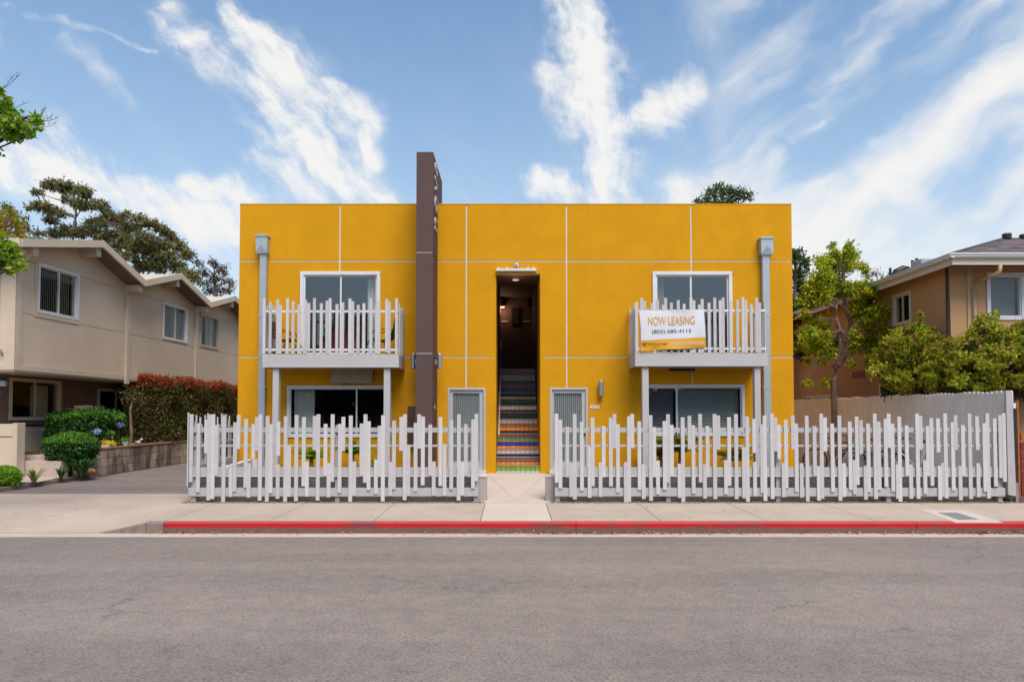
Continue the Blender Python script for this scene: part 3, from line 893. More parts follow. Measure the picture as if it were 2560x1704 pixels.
# rest of the shell
MB().box(XL, XL + .2, YF + .225, 31, Z0, ZT - .02).build('side_wall', M['yellow'], YB)
MB().box(XR - .2, XR, YF + .225, 31, Z0, ZT - .02).build('side_wall', M['yellow'], YB)
MB().box(XL, XR, 31, 31.2, Z0, ZT - .02).build('rear_wall', M['yellow'], YB)
MB().box(XL + .2, XR - .2, YF + .225, 31, ZT - .75, ZT - .5).build('roof', M['lowwall'], YB)
MB().box(XL - .005, XR + .005, YF - .005, YF + .23, ZT, ZT + .03).build('parapet_cap', M['yellow'], YB)

# stair alcove
DEP = 24.2
ax0, ax1 = AX0 + .005, AX1 - .005
MB().box(AX0 - .12, ax0, YF + .001, YF + 1.679, Z0, AZ1).build('jamb', M['yellow'], YB)
MB().box(ax1, AX1 + .12, YF + .001, YF + 1.679, Z0, AZ1).build('jamb', M['yellow'], YB)
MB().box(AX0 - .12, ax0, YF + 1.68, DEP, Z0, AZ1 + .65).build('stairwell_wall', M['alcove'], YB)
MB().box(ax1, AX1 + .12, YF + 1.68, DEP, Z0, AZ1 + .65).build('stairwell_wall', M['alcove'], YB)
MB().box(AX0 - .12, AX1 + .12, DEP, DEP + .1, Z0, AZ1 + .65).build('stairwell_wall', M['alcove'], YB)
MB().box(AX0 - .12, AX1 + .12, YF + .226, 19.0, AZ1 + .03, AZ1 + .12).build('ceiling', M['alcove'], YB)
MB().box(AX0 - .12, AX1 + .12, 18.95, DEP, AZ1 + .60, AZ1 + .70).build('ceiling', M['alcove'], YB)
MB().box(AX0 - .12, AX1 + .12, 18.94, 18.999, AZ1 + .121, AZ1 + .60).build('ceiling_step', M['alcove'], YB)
MB().box(AX0 - .12, AX1 + .12, YF + .001, YF + .225, AZ1 + .004, AZ1 + .02).build('lintel', M['yellow'], YB)
MB().box(ax0, ax1, 21.42, DEP, 2.9, 3.20).build('landing', M['concrete_step'], YB)
cl_ = MB(); cl_.lathe((at(1289, 694, YF + .55).x, YF + .62, AZ1 - .04), [(0.09, 0.0), (0.10, 0.02), (0.10, 0.075)], 20)
cl_.build('ceiling_lamp', M['ink_white'], YB)
m_, nt_, b_, o_ = new_mat('lit_lamp'); b_.inputs['Base Color'].default_value = (1, .5, .2, 1); b_.inputs['Emission Color'].default_value = (1, .42, .14, 1); b_.inputs['Emission Strength'].default_value = 1.6; M['lit'] = m_
ld = bpy.data.lights.new('stair_fill_light', 'POINT'); ld.energy = 0.8; ld.color = (1, .80, .62); ld.shadow_soft_size = .10  # added fill that brightens the steps; the ceiling lamp itself is unlit
lo_ = bpy.data.objects.new('stair_fill_light', ld); COL.objects.link(lo_); lo_.location = (at(1289, 694, YF + .55).x, YF + .62, AZ1 - .18)
for px, pyb in ((1255.5, 760), (1322, 760)):
    p = at(px, 750, 23.9)
    l_ = MB().lathe((p.x, p.y + .1, p.z - .1), [(0.11, -.12), (0.11, .16), (.02, .18)], 16).build('wall_lamp', M['black'], YB)
    if px < 1290:
        MB().lathe((p.x, p.y + .1, p.z - .245), [(0.06, 0), (0.09, .02)], 16).build('lamp_bulb', M['lit'], l_)
        ld = bpy.data.lights.new('stairwell_light', 'POINT'); ld.energy = 4; ld.color = (1, .62, .36); ld.shadow_soft_size = .08
        lo_ = bpy.data.objects.new('stairwell_light', ld); COL.objects.link(lo_); lo_.location = (p.x, p.y, p.z - .36)
p = at(1288, 790, DEP - .02)
MB().box(p.x - .13, p.x + .13, DEP - .06, DEP - .002, p.z - .30, p.z + .28).build('notice_case', M['black'], YB)
for px in (1262, 1317):
    p = at(px, 803, DEP - .02); MB().box(p.x - .13, p.x + .13, DEP - .03, DEP - .002, p.z - .035, p.z + .035).build('door_sign', M['rail'], YB)
for px in (1262, 1317):
    p = at(px, 803, DEP); s_ = -1 if px < 1290 else 1
# handrails
for xs, yy0 in ((AX0 + .075, 17.45), (AX1 - .06, 20.2)):
    h = MB(); z0r = 1.28 if xs < 0 else 3.3
    h.tube([(xs, yy0 - .05, z0r - .12), (xs, yy0, z0r), (xs, 21.3, 4.12), (xs, 22.3, 4.15)], 0.022, 8)
    for k in range(4):
        y_ = yy0 + .3 + k * 1.1; z_ = z0r + (y_ - yy0) * (4.12 - z0r) / (21.3 - yy0)
        h.tube([(xs, y_, z_), (xs + (-.07 if xs < 0 else .07), y_, z_ - .05)], 0.008, 6)
    h.build('handrail', M['steel'] if xs < 0 else M['black'], YB, smooth_=True)

# stair: fifteen tiled risers
st = MB(); NR = 15; RISE = (3.20 - ZB) / NR; RUN = (21.42 - (YF + .04)) / (NR - 1)
for k in range(NR):
    y0 = YF + .05 + k * RUN
    st.box(ax0 + .001, ax1 - .001, y0, min(21.42, y0 + RUN) if k < NR - 1 else 21.43, Z0, ZB + (k + 1) * RISE - .012)
stair = st.build('staircase', M['grout'], YB)
#        main tile row, band strip   (bottom to top)
ROWS = [('green', 'ornate', 'b'), ('pattern', 'orange', 'b'), ('ornate', 'navy', 'b'), ('blue', 'orange', 'b'), ('pattern', 'green', 'b'), ('orange', 'navy', 'b'), ('ornate', 'terra', 'b'),
        ('teal', 'teal', 'b'), ('cream', 'black', 'b'), ('dkgreen', 'navy', 'b'), ('black', 'cream', 'b'), ('blue', 'dkgreen', 'b'), ('teal', 'terra', 'b'), ('ornate', 'cream', 'b')]
ROWS.append(('ornate', 'cream', 'b'))
NT = 9; tw = (ax1 - ax0 - .01) / NT
def tile_set(y, z0, z1, mname, nt=NT, th=0.008, name='tile'):
    first = None; w_ = (ax1 - ax0 - .01) / nt
    for k in range(nt):
        x = ax0 + .005 + k * w_
        if first is None:
            first = MB().box(x + .005, x + w_ - .005, y - th, y - .0005, z0, z1).build(name, M['tile_' + mname], stair); x0_ = x
        else:
            c = first.copy(); COL.objects.link(c); c.location = first.location + Vector((x - x0_, 0, 0))
for k in range(NR - 1):
    y = YF + .05 + k * RUN; z = ZB + k * RISE
    main, band, _ = ROWS[k]
    if k == 0:
        tile_set(y, z + .002, z + .062, band); tile_set(y, z + .066, z + .166, main)
    else:
        tile_set(y, z + .005, z + .060, band); tile_set(y, z + .064, z + .166, main)
    # nosing and tread
    MB().box(ax0 + .003, ax1 - .003, y - .02, y + .0, z + RISE - .026, z + RISE + .002).build('nosing', M['tile_tan'] if k < 7 else M['tile_terra'] if k % 2 else M['tile_tan'], stair, bevel=.004)
    MB().box(ax0 + .003, ax1 - .003, y + .001, y + RUN - .01, z + RISE - .011, z + RISE + .001).build('tread', M['tile_tan'], stair)
y = YF + .05 + (NR - 1) * RUN; z = ZB + (NR - 1) * RISE
tile_set(y, z + .005, z + .05, 'cream'); tile_set(y, z + .054, z + .19, 'ornate')

# awning rail above the stair and the camera over it
a0 = at(1240, 674, YF - .1)
aw = MB().box(X_(1240, 674, YF - .07), X_(1341, 674, YF - .07), YF - .12, YF - .03, Z_(677, YF - .1), Z_(671, YF - .1))
for px in (1246, 1268, 1320, 1334): aw.box(X_(px, 670, YF) - .02, X_(px, 670, YF) + .02, YF - .03, YF - .001, Z_(672, YF), Z_(668, YF))
aw.build('roller_screen_box', M['white'], YB)
p = at(1291, 664, YF)
MB().lathe((p.x, YF - .05, p.z - .05), [(0.05, 0), (0.052, .05), (.045, .085), (.02, .1)], 16).build('security_camera', M['white'], YB, smooth_=True)
MB().lathe((p.x, YF - .075, p.z - .02), [(0.012, -.01), (0.03, .0), (.03, .03), (.012, .045)], 12).build('camera_lens', M['black'], YB)

# upper sliding doors
WU = []
for h, mpx, cur in ((wUL, 852, 'r'), (wUR, 1727, 'l')):
    W = window(TF, YB, *h, fw=.085, out=.035, back=-.16, mull=[X_(mpx, 720, YF)], inner=.04, glass=M['glass'], name='sliding_door')
    room(TF, YB, *h, -.225, 3.6)
    iw = (h[0] + .12, h[1] - .12)
    if cur == 'r':
        curtain(TF, W, h[1] - .38, h[1] - .14, h[2] + .05, h[3] - .12, -.28, folds=4, amp=.03)
    else:
        curtain(TF, W, h[0] + .12, h[0] + .36, h[2] + .05, h[3] - .12, -.28, M['hood'], folds=4, amp=.03)
    WU.append(W)
# lower windows
W = window(TF, YB, *wLL, fw=.065, out=.03, back=-.14, mull=[X_(891, 1000, YF)], inner=.03, glass=M['glass_dark'])
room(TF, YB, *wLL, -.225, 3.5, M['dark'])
curtain(TF, W, wLL[0] + .10, wLL[0] + .62, wLL[2] + .06, wLL[3] - .1, -.26, M['curtain'], folds=9, amp=.035)
W = window(TF, YB, *wLR, fw=.065, out=.03, back=-.14, mull=[X_(1692, 1000, YF)], inner=.03, glass=M['glass_dark'])
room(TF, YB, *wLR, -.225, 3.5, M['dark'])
slats(TF, W, X_(1697, 1000, YF), wLR[1] - .09, wLR[2] + .08, wLR[3] - .09, -.20, 21, M['blind'], tilt=-.011, depth=.03)
slats(TF, W, wLR[0] + .1, X_(1687, 1000, YF), wLR[2] + .08, wLR[3] - .09, -.20, 21, M['blind_grey'], tilt=-.013, depth=.03)

# doors with wire mesh in front of a frosted panel
for h, side_ in ((dL, -1), (dR, 1)):
    u0, u1, v0, v1 = h
    D = MB(TF); fw = .055
    D.box(u0, u0 + fw, -.2, .012, v0, v1); D.box(u1 - fw, u1, -.2, .012, v0, v1); D.box(u0 + fw, u1 - fw, -.2, .012, v1 - fw, v1)
    frame = D.build('door_frame', M['door'], YB, bevel=.003)
    a, b = u0 + fw + .004, u1 - fw - .004
    q0 = (u0 + .125, u1 - .155) if side_ < 0 else (u0 + .10, u1 - .15)
    zg0, zg1 = Z_(1154, YF), Z_(982, YF)
    D = MB(TF).holes(a, b, v0 + .045, v1 - fw - .006, -.09, -.03, [(q0[0], q0[1], zg0, zg1)])
    door = D.build('door', M['door'], YB)
    pane_mesh(TF, q0[0] - .01, q0[1] + .01, zg0 - .01, zg1 + .01, -.075).build('frosted_panel', M['screen_panel'], door)
    G = MB(TF); n = 14
    for k in range(1, n):
        u = q0[0] + (q0[1] - q0[0]) * k / n; G.box(u - .004, u + .004, -.052, -.044, zg0, zg1)
    nz = int((zg1 - zg0) / ((q0[1] - q0[0]) / n))
    for k in range(1, nz):
        v = zg0 + (zg1 - zg0) * k / nz; G.box(q0[0], q0[1], -.060, -.053, v - .004, v + .004)
    G.build('wire_mesh', M['black'], door)
    MB(TF).box(u0 - .02, u1 + .02, -.2, .10, v0 - .04, v0 + .04).build('threshold', M['joint'], YB)
    hx = u1 - .10 if side_ > 0 else u0 + .10
    for zz in ((1069, .022), (1085, .03)):
        k_ = MB(); c = (hx, YF + .03, Z_(zz[0], YF)); k_.tube([(c[0], YF + .035, c[2]), (c[0], YF - .02, c[2])], zz[1], 12); k_.build('handle' if zz[0] > 1080 else 'lock', M['black'], door)

# pylon
PYF, PYB_ = 16.22, 18.3
PX0, PX1 = X_(1040, 700, PYF), X_(1082, 700, PYF)
PZT = Z_(380, PYF); pz1 = Z_(630.5, PYF); pz2 = Z_(882.5, PYF)
py_ = MB()
for a, b in ((Z0, pz2 - .014), (pz2 + .014, pz1 - .014), (pz1 + .014, PZT)):
    py_.box(PX0, PX1, PYF, PYB_ if a > Z1 - .3 and False else (YF - .003), a, b)
PYL = py_.build('pylon', M['brown'], YB)
MB().box(PX0, PX1, YF + .24, PYB_, ZT - .5, PZT).build('pylon_rear', M['brown'], PYL)
MB().box(PX0, PX1, YF - .003, YF + .24, ZT + .031, PZT).build('pylon_rear', M['brown'], PYL)
MB().box(PX0 + .012, PX1 - .012, PYF + .012, YF - .002, Z0, PZT - .1).build('joint_band', M['joint'], PYL)
# letters up its right side, reading bottom to top
ym_ = (16.42 + 16.94) / 2
zlo, zhi = at(1088, 578, ym_).z, at(1088, 405, ym_).z
T3 = Matrix.Translation((PX1 + .002, ym_, (zlo + zhi) / 2)) @ Matrix(((0, 0, 1, 0), (0, -1, 0, 0), (1, 0, 0, 0), (0, 0, 0, 1)))
text('nova', T3, zhi - zlo, .46, M['letter'], PYL, 'sign_letters', extrude=.03, spacing=1.15)

def cyl_lamp(px0, px1, py0, py1, Y, nm='wall_lamp', tilt=0):
    x0, x1, z0_, z1_ = X_(px0, 900, Y), X_(px1, 900, Y), Z_(py1, Y), Z_(py0, Y)
    r = (x1 - x0) / 2; c = ((x0 + x1) / 2, Y, z0_)
    h = z1_ - z0_
    b = MB().lathe(c, [(r * .9, .0), (r, .01), (r, h - .01), (r * .9, h)], 20)
    o = b.build(nm, M['steel'], YB, smooth_=False)
    return o, c, r, h
o, c, r, h = cyl_lamp(1496, 1509, 952, 990, YF - .10)
MB().box(c[0] - .03, c[0] + .03, YF - .06, YF - .001, c[2] + h * .4, c[2] + h * .6).build('bracket', M['steel'], o)
o, c, r, h = cyl_lamp(1027, 1039.2, 884, 922, 16.75)
MB().box(c[0] + r * .7, PX0 - .001, 16.72, 16.78, c[2] + h * .3, c[2] + h * .6).build('bracket', M['steel'], o)
o, c, r, h = cyl_lamp(1092, 1105, 884, 922, 16.75)
MB().box(PX1 + .001, c[0] - r * .7, 16.72, 16.78, c[2] + h * .3, c[2] + h * .6).build('bracket', M['steel'], o)
MB(TF).box(X_(1021.5, 1040, YF), X_(1045, 1040, YF), .001, .16, Z_(1110, YF), Z_(1015, YF)).build('meter_cabinet', M['brown'], YB, bevel=.008)
MB().box(PX1 + .001, PX1 + .02, 16.62, 16.70, Z_(1021, 16.6), Z_(1012, 16.6)).build('switch_plate', M['tan_pipe'], YB)
pl_ = MB(TF).box(X_(1475, 1016, YF), X_(1498.5, 1016, YF), .001, .012, Z_(1020.5, YF), Z_(1013, YF)).build('office_plaque', M['white'], YB)
for a_, b_ in ((1478, 1489), (1491, 1495)): MB(TF).box(X_(a_, 1016, YF), X_(b_, 1016, YF), .0125, .0135, Z_(1017.6, YF), Z_(1015.8, YF)).build('print_line', M['blind_grey'], pl_)
# pipe stubs on the wall
MB(TF).box(X_(848, 962, YF), X_(851, 962, YF), .001, .05, Z_(964, YF), Z_(960, YF)).build('hose_tap', M['steel'], YB)

# vent hoods under the balconies
hd = MB(TF); x0, x1 = X_(827, 940, YF - .15), X_(930.5, 940, YF - .15)
hd.prism([(.001, Z_(905, YF)), (.12, Z_(918, YF)), (.17, Z_(957, YF - .15)), (.15, Z_(957, YF - .15)), (.001, Z_(950, YF))], 0, x0, x1)
hd.build('vent_hood', M['hood'], YB)
MB(TF).box(X_(1674, 920, YF), X_(1736, 920, YF), .001, .05, Z_(927, YF), Z_(905, YF)).build('vent_grille', M['black'], YB)

# downspouts with collector boxes
for bx0, bx1, by0, by1, pxa, pxb, pyt in ((639, 667, 586, 633, 647, 663.5, 640), (1903, 1933.5, 592, 636, 1908, 1926, 645)):
    Yc = YF - .22
    x0, x1 = X_(bx0, 610, Yc), X_(bx1, 610, Yc); z0_, z1_ = Z_(by1, Yc), Z_(by0, Yc)
    ds = MB(); Yp = YF - .16
    ds.box(X_(pxa, 800, Yp), X_(pxb, 800, Yp), Yp, YF - .02, .25, z0_ + .02)
    D_ = ds.build('downspout', M['galv'], YB, bevel=.01)
    q = MB(); q.box(x0, x1, Yc, YF - .002, z0_ + .03, z1_ - .05)
    q.box(x0 - .02, x1 + .02, Yc - .02, YF - .002, z1_ - .05, z1_)
    q.box(x0 + .01, x1 - .01, Yc + .01, YF - .002, z0_, z0_ + .03)
    xm = (x0 + x1) / 2
    q.add([(x0 + .02, Yc - .001, z0_ + .05), (x1 - .02, Yc - .001, z0_ + .05), (xm, Yc - .03, (z0_ + z1_) / 2 + .02), (xm, Yc - .03, (z0_ + z1_) / 2 - .02)], [(0, 3, 2), (1, 2, 3), (0, 1, 3)])
    q.build('collector_box', M['galv'], D_, bevel=.004)
    for zz in (4.2, 2.4): MB().box(X_(pxa, 800, Yp) - .012, X_(pxb, 800, Yp) + .012, Yp - .006, YF - .001, zz, zz + .04).build('strap', M['galv'], D_)

# ------------------------------------------------------------------ balconies
YBF = 16.33
BAL = {
 'L': dict(off=(650, 840), px=(656, 997), lip=(884.5, 918), rails=((775, 780.5), (871, 876.5)), posts=((681, 696), (959, 975)),
   a=[(45,180,1170),(155,245,1160),(285,205,1165),(335,305,1175),(460,180,1165),(562,235,1175),(665,290,1165),(785,210,1170),(838,265,1130),(940,180,1165),(1062,270,1175),(1165,225,1175),(1218,180,1175),(1343,285,1160)],
   b=[(90,255,1165),(218,185,1175),(268,235,1175),(368,300,1170),(468,270,1175),(595,185,1175),(695,320,1175),(740,230,1175),(875,195,1140),(922,235,1175),(1050,180,1180)]),
 'R': dict(off=(1560, 1750), px=(1588, 1919), lip=(882, 915), rails=((773, 778.5), (868, 873.5)), posts=((1606, 1622), (1887, 1902)),
   a=[(200,250,1160),(290,175,1155),(343,230,1130),(475,265,1155),(572,205,1155),(675,300,1155),(720,175,1155),(820,260,1155),(945,215,1155),(1047,280,1150),(1172,175,1155),(1222,220,1155),(1320,295,1155),(1370,195,1155)],
   b=[(138,260,1155),(240,172,1150),(338,218,1155),(388,172,1150),(525,225,1160),(643,210,1145),(743,160,1145),(793,215,1160),(890,287,1145),(985,172,1150),(1040,258,1160)])}
SC = 200 / 1425.0
for key, q in BAL.items():
    x0, x1 = X_(q['px'][0], 900, YBF), X_(q['px'][1], 900, YBF)
    zt, zb_ = Z_(q['lip'][0], YBF), Z_(q['lip'][1], YBF)
    b = MB(); b.box(x0, x1, YBF, YBF + .045, zb_ + .035, zt); b.box(x0 - .008, x1 + .008, YBF - .012, YBF + .045, zb_, zb_ + .034)
    b.box(x0, x0 + .045, YBF + .046, YF - .001, zb_, zt); b.box(x1 - .045, x1, YBF + .046, YF - .001, zb_, zt)
    b.box(x0 + .046, x1 - .046, YBF + .046, YF - .001, zt - .1, zt - .004)
    b.box(x0 + .046, x1 - .046, YBF + .046, YF - .001, zb_ + .02, zb_ + .05)
    Bn = b.build('balcony', M['balcony'], YB)
    for r0, r1 in q['rails']:
        MB().box(x0 + .02, x1 - .02, YBF + .022, YBF + .055, Z_(r1, YBF), Z_(r0, YBF)).build('rail', M['white'], Bn)
        for xs in (x0 + .03, x1 - .06): MB().box(xs, xs + .03, YBF + .056, YF - .03, Z_(r1, YBF), Z_(r0, YBF)).build('rail', M['rail'], Bn)
    n = 0
    for off, lst in ((q['off'][0], q['a']), (q['off'][1], q['b'])):
        for zx, zt_, zb2 in lst:
            px = off + zx * SC; wid = 52 * SC / FPX * YBF; pt = 720 + zt_ * SC; pb = 720 + zb2 * SC
            xa = X_(px, 830, YBF); j = (n % 2) * .006 + random.uniform(0, .003)
            MB().box(xa, xa + wid, YBF - .004 - j, YBF + .021 - j, max(Z_(pb, YBF), zt + .004), Z_(pt, YBF)).build('picket', M['picket'], Bn, bevel=.002); n += 1
    for xs, s_ in ((x0 + .004, 1), (x1 - .029, -1)):
        for k in range(6):
            y_ = YBF + .12 + k * .135 + random.uniform(-.02, .02)
            MB().box(xs + (0 if k % 2 else -.004 * s_), xs + .024 + (0 if k % 2 else -.004 * s_), y_, y_ + .066, zt + .004, Z_(random.choice([752, 760, 768, 764, 756]), YBF)).build('picket', M['picket'], Bn, bevel=.002)
    for a, c in q['posts']:
        xa, xb = X_(a, 1000, YBF + .05), X_(c, 1000, YBF + .05)
        MB().box(xa, xb, YBF + .05, YBF + .05 + (xb - xa), .2, zb_ - .001).build('post', M['balcony'], Bn, bevel=.004)
# ------------------------------------------------------------------ street fence
FS = 260 / 1631.0
PA = [(148,95,1155),(265,235,1315),(383,178,705),(430,95,1440),(490,95,1420),(545,270,1060),(660,125,1470),(775,880,1385),(835,220,1305),(890,105,640),(1005,170,1245),(1058,860,1395),(1120,250,785),(1175,135,670),(1232,95,1445),(1345,120,1465),(1400,250,1330),(1515,210,745),(1510,880,1415)]
PB = [(62,125,1468),(118,580,1385),(232,105,1455),(345,140,1220),(400,835,1380),(513,120,655),(570,95,1445),(685,245,1060),(740,860,1390),(795,95,1150),(910,245,1325),(965,135,670),(1080,115,1468),(1138,835,1370),(1250,240,1060),(1308,95,1165),(1365,205,1280),(1478,805,1340),(1532,275,1075),(1588,110,1460)]
PC = [(135,840,1370),(190,195,1270),(303,135,665),(362,95,1440),(418,580,1370),(530,230,1300),(585,95,630),(643,130,1205),(757,255,1055),(815,835,1365),(920,140,1215),(985,565,1370),(1090,190,1270),(1205,95,1445),(1262,835,1365),(1318,250,1060),(1430,175,1255),(1480,90,1140)]
PD = [(105,85,1165),(163,180,1255),(272,290,1080),(332,870,1385),(388,90,1425),(500,215,1290),(620,595,1400),(670,145,1220),(790,850,1385),(842,280,1080),(955,150,1222),(1010,90,625),(1065,250,1320),(1185,845,1475),(1238,125,1468),(1292,90,625),(1403,205,1280),(1465,880,1418)]
PE = [(12,110,1450),(65,295,1080),(122,820,1350),(228,200,1275),(285,95,1165),(340,260,1065),(460,870,1400),(516,145,1475),(622,120,645),(678,265,1335),(790,90,1160),(855,875,1410),(903,280,1080),(1015,90,1420),(1072,115,645),(1185,815,1345),(1240,140,1212),(1350,90,1420),(1470,610,1410),(1525,130,1465)]
PF = [(65,165,700),(70,840,1375),(185,250,1325),(230,115,1450),(345,85,1420),(400,145,675),(455,260,795),(520,860,1390),(562,180,1250),(672,115,640),(725,240,1310),(800,860,1395),(893,120,1460),(1010,280,1060),(1070,910,1445),(1120,85,1415),(1180,145,675),(1290,240,1310),(1405,115,1450),(1465,860,1385),(1570,210,1280)]
PG = [(62,810,1345),(110,130,1200),(170,185,715),(235,905,1430),(285,240,1310),(393,85,1420),(450,210,1280),(557,165,1230),(610,85,620),(665,240,1305),(735,880,1415),(775,130,1460),(888,270,1060),(945,880,1415),(1055,85,1415),(1110,120,650),(1165,810,1340),(1218,280,1060),(1275,155,1215),(1383,160,690),(1395,900,1435),(1450,855,1385),(1495,80,1410)]
PH = [(481,220,1290),(528,110,650),(590,905,1440),(640,265,1060),(750,85,1420),(865,125,650),(870,860,1390),(975,235,1305),(1030,80,1410),(1140,160,1225),(1228,110,1090),(1283,80,1150)]

def fence_run(root, strips, px0, px1, posts, rail_dy=0.0):
    k = YFEN / FPX
    last = None; n = 0
    for off, lst in strips:
        for zx, zt_, zb2 in lst:
            px = off + zx * FS; pt = 1020 + zt_ * FS; pb = 1020 + zb2 * FS
            xa = X_(px, 1150, YFEN); w_ = 59 * FS * k
            j = (n % 2) * .005 + random.uniform(0, .003); n += 1
            tw_ = random.uniform(-.003, .003)
            z0_, z1_ = max(Z_(pb, YFEN), 0.004), Z_(pt, YFEN)
            MB().add([(xa, YFEN - .022 - j, z0_), (xa + w_, YFEN - .022 - j, z0_), (xa + w_, YFEN - j, z0_), (xa, YFEN - j, z0_),
                      (xa + tw_, YFEN - .022 - j, z1_), (xa + w_ + tw_, YFEN - .022 - j, z1_), (xa + w_ + tw_, YFEN - j, z1_), (xa + tw_, YFEN - j, z1_)],
                     [(0, 3, 2, 1), (4, 5, 6, 7), (0, 1, 5, 4), (2, 3, 7, 6), (1, 2, 6, 5), (3, 0, 4, 7)]).build('picket', M['picket'], root, bevel=.0025)
    xa, xb = X_(px0, 1150, YFEN), X_(px1, 1150, YFEN)
    for a, b, d0, d1 in ((1068.5, 1080.5, .002, .04), (1111, 1116.5, .004, .035), (1167.5, 1188, .002, .045), (1219, 1240, .001, .05)):
        MB().box(xa, xb, YFEN + d0, YFEN + d1, Z_(b + rail_dy, YFEN), Z_(a + rail_dy, YFEN)).build('rail', M['rail'], root, bevel=.003)
    MB().box(xa, xb, YFEN - .0, YFEN + .06, Z_(1190.5 + rail_dy, YFEN), Z_(1188.2 + rail_dy, YFEN)).build('ledge', M['white'], root)
    for p in posts:
        x = X_(p, 1150, YFEN); MB().box(x - .045, x + .045, YFEN + .052, YFEN + .142, -.06, Z_(1062, YFEN)).build('post', M['rail'], root, bevel=.004)

FL = tag(empty('picket_fence', (-3.5, YFEN, 0)), 'white picket fence of staggered boards left of the entrance path', 'fence', 'staggered white picket fences')
fence_run(FL, ((450, PA), (700, PB), (950, PC)), 474, 1196, (482, 842, 1190))
FR = tag(empty('picket_fence', (5, YFEN, 0)), 'longer white picket fence of staggered boards right of the entrance path', 'fence', 'staggered white picket fences')
fence_run(FR, ((1370, PD), (1620, PE), (1870, PF), (2120, PG), (2300, PH)), 1387, 2512, (1394, 1672, 1948, 2224, 2504))
FSd = tag(empty('picket_fence', (-6.5, 15, 0)), 'short side picket fence running back from the left corner to the yellow wall', 'fence', 'staggered white picket fences')
P0 = Vector((X_(470, 1150, YFEN), YFEN + .01, 0)); P1 = Vector((X_(585, 1100, 17.2) - .02, 17.18, 0)); dv = (P1 - P0).normalized(); LN = (P1 - P0).length
TS = lambda u, w, v: (P0.x + dv.x * u - dv.y * w, P0.y + dv.y * u + dv.x * w, v)   # w points out to the driveway
u = 0.0; k = 0
pat = [(1.74, .30), (1.45, .08), (1.72, .95), (.66, .12), (1.60, .1), (1.74, .05), (1.40, .22), (1.70, .3), (1.52, .02), (.8, .1), (1.74, .9), (1.62, .12)]
while u < LN - .08:
    t_, b_ = pat[k % len(pat)]
    MB(TS).box(u, u + .072, .002 + (k % 2) * .006, .024 + (k % 2) * .006, b_ + .02, t_ + random.uniform(-.03, .03)).build('picket', M['picket'], FSd, bevel=.0025)
    u += .073 if k % 3 == 1 else .145; k += 1
for a, b in ((1.37, 1.465), (1.09, 1.135), (.54, .69), (.13, .284)):
    MB(TS).box(0.02, LN, -.045, .001, a, b).build('rail', M['rail'], FSd, bevel=.003)
for uu in (.08, 1.9, LN - .1): MB(TS).box(uu - .045, uu + .045, -.14, -.047, 0, 1.5).build('post', M['rail'], FSd, bevel=.004)

# low walls behind the fence
lw = tag(empty('low_wall', (-3.4, 13.7, 0)), 'low grey rendered wall behind the left picket fence', 'wall', 'low grey walls behind the fences')
MB().box(-6.36, -0.50, 13.60, 13.80, -.2, .485).build('wall_body', M['lowwall'], lw)
MB().box(-6.38, -0.49, 13.585, 13.815, .486, .53).build('coping', M['joint'], lw)
lw = tag(empty('low_wall', (5, 13.7, 0)), 'low grey rendered wall behind the right picket fence', 'wall', 'low grey walls behind the fences')
MB().box(.67, 9.72, 13.60, 13.80, -.2, .485).build('wall_body', M['lowwall'], lw)
MB().box(.66, 9.74, 13.585, 13.815, .486, .53).build('coping', M['joint'], lw)
pb = tag(empty('planter_wall', (-6.1, 15, 0)), 'low white planter wall just inside the left side fence', 'planter')
MB(TS).box(.5, LN - .15, -.50, -.36, .2, .62).build('planter_side', M['joint'], pb); MB(TS).box(LN - .15, LN - .03, -1.0, -.36, .2, .62).build('planter_side', M['joint'], pb)

# tall board fence along the right boundary
XT = 9.86
TB = tag(empty('board_fence', (XT, 18, 0)), 'tall pale board fence with clipped tops running back behind the bicycles', 'fence')
nb = 76; y = YFEN + .05; bw = .138
first = None
for k in range(nb):
    sgn = 0.0
    z1_ = 2.20 + .012 * math.sin(k * .9) + random.uniform(-.006, .006) + k * .0012
    off_ = random.uniform(-.004, .004); y0, y1 = y + .003, y + bw - .003
    poly = [(y0, .07), (y1, .07), (y1, z1_ - .035), (y1 - .03, z1_), (y0 + .03, z1_), (y0, z1_ - .035)]
    MB().prism(poly, 0, XT + off_, XT + .02 + off_).build('board', M['whitefence'], TB)
    y += bw
for a in (.4, 1.1, 1.85): MB().box(XT + .03, XT + .07, YFEN + .06, y, a, a + .09).build('rail', M['whitefence'], TB)
MB().box(XT - .05, XT + .03, YFEN + .1, y, -.1, .06).build('kickboard', M['kerb_grey'], TB)
# wide end board facing the street, with its galvanised post
zt_end = Z_(977, YFEN)
eb = MB(); xa, xb = X_(2517, 1100, YFEN - .02), X_(2534, 1100, YFEN - .02)
eb.add([(xa, YFEN - .03, .16), (xb + .02, YFEN - .03, .13), (xb - .01, YFEN - .03, zt_end - .02), (xb - .04, YFEN - .03, zt_end + .01), (xa - .0, YFEN - .03, zt_end + .01),
        (xa, YFEN + .03, .16), (xb + .02, YFEN + .03, .13), (xb - .01, YFEN + .03, zt_end - .02), (xb - .04, YFEN + .03, zt_end + .01), (xa - .0, YFEN + .03, zt_end + .01)],
       [(0, 1, 2, 3, 4), (5, 6, 7, 8, 9), (0, 1, 6, 5), (1, 2, 7, 6), (2, 3, 8, 7), (3, 4, 9, 8), (4, 0, 5, 9)])
eb.build('end_board', M['rail'], TB)
gp = tag(empty('gate_post', (10.0, YFEN, 0)), 'dark metal square post beside the end of the tall board fence', 'post')
MB().box(X_(2535, 1100, YFEN), X_(2543, 1100, YFEN), YFEN, YFEN + .07, Z_(1205, YFEN), Z_(1022, YFEN)).build('upper_tube', M['black'], gp, bevel=.003)
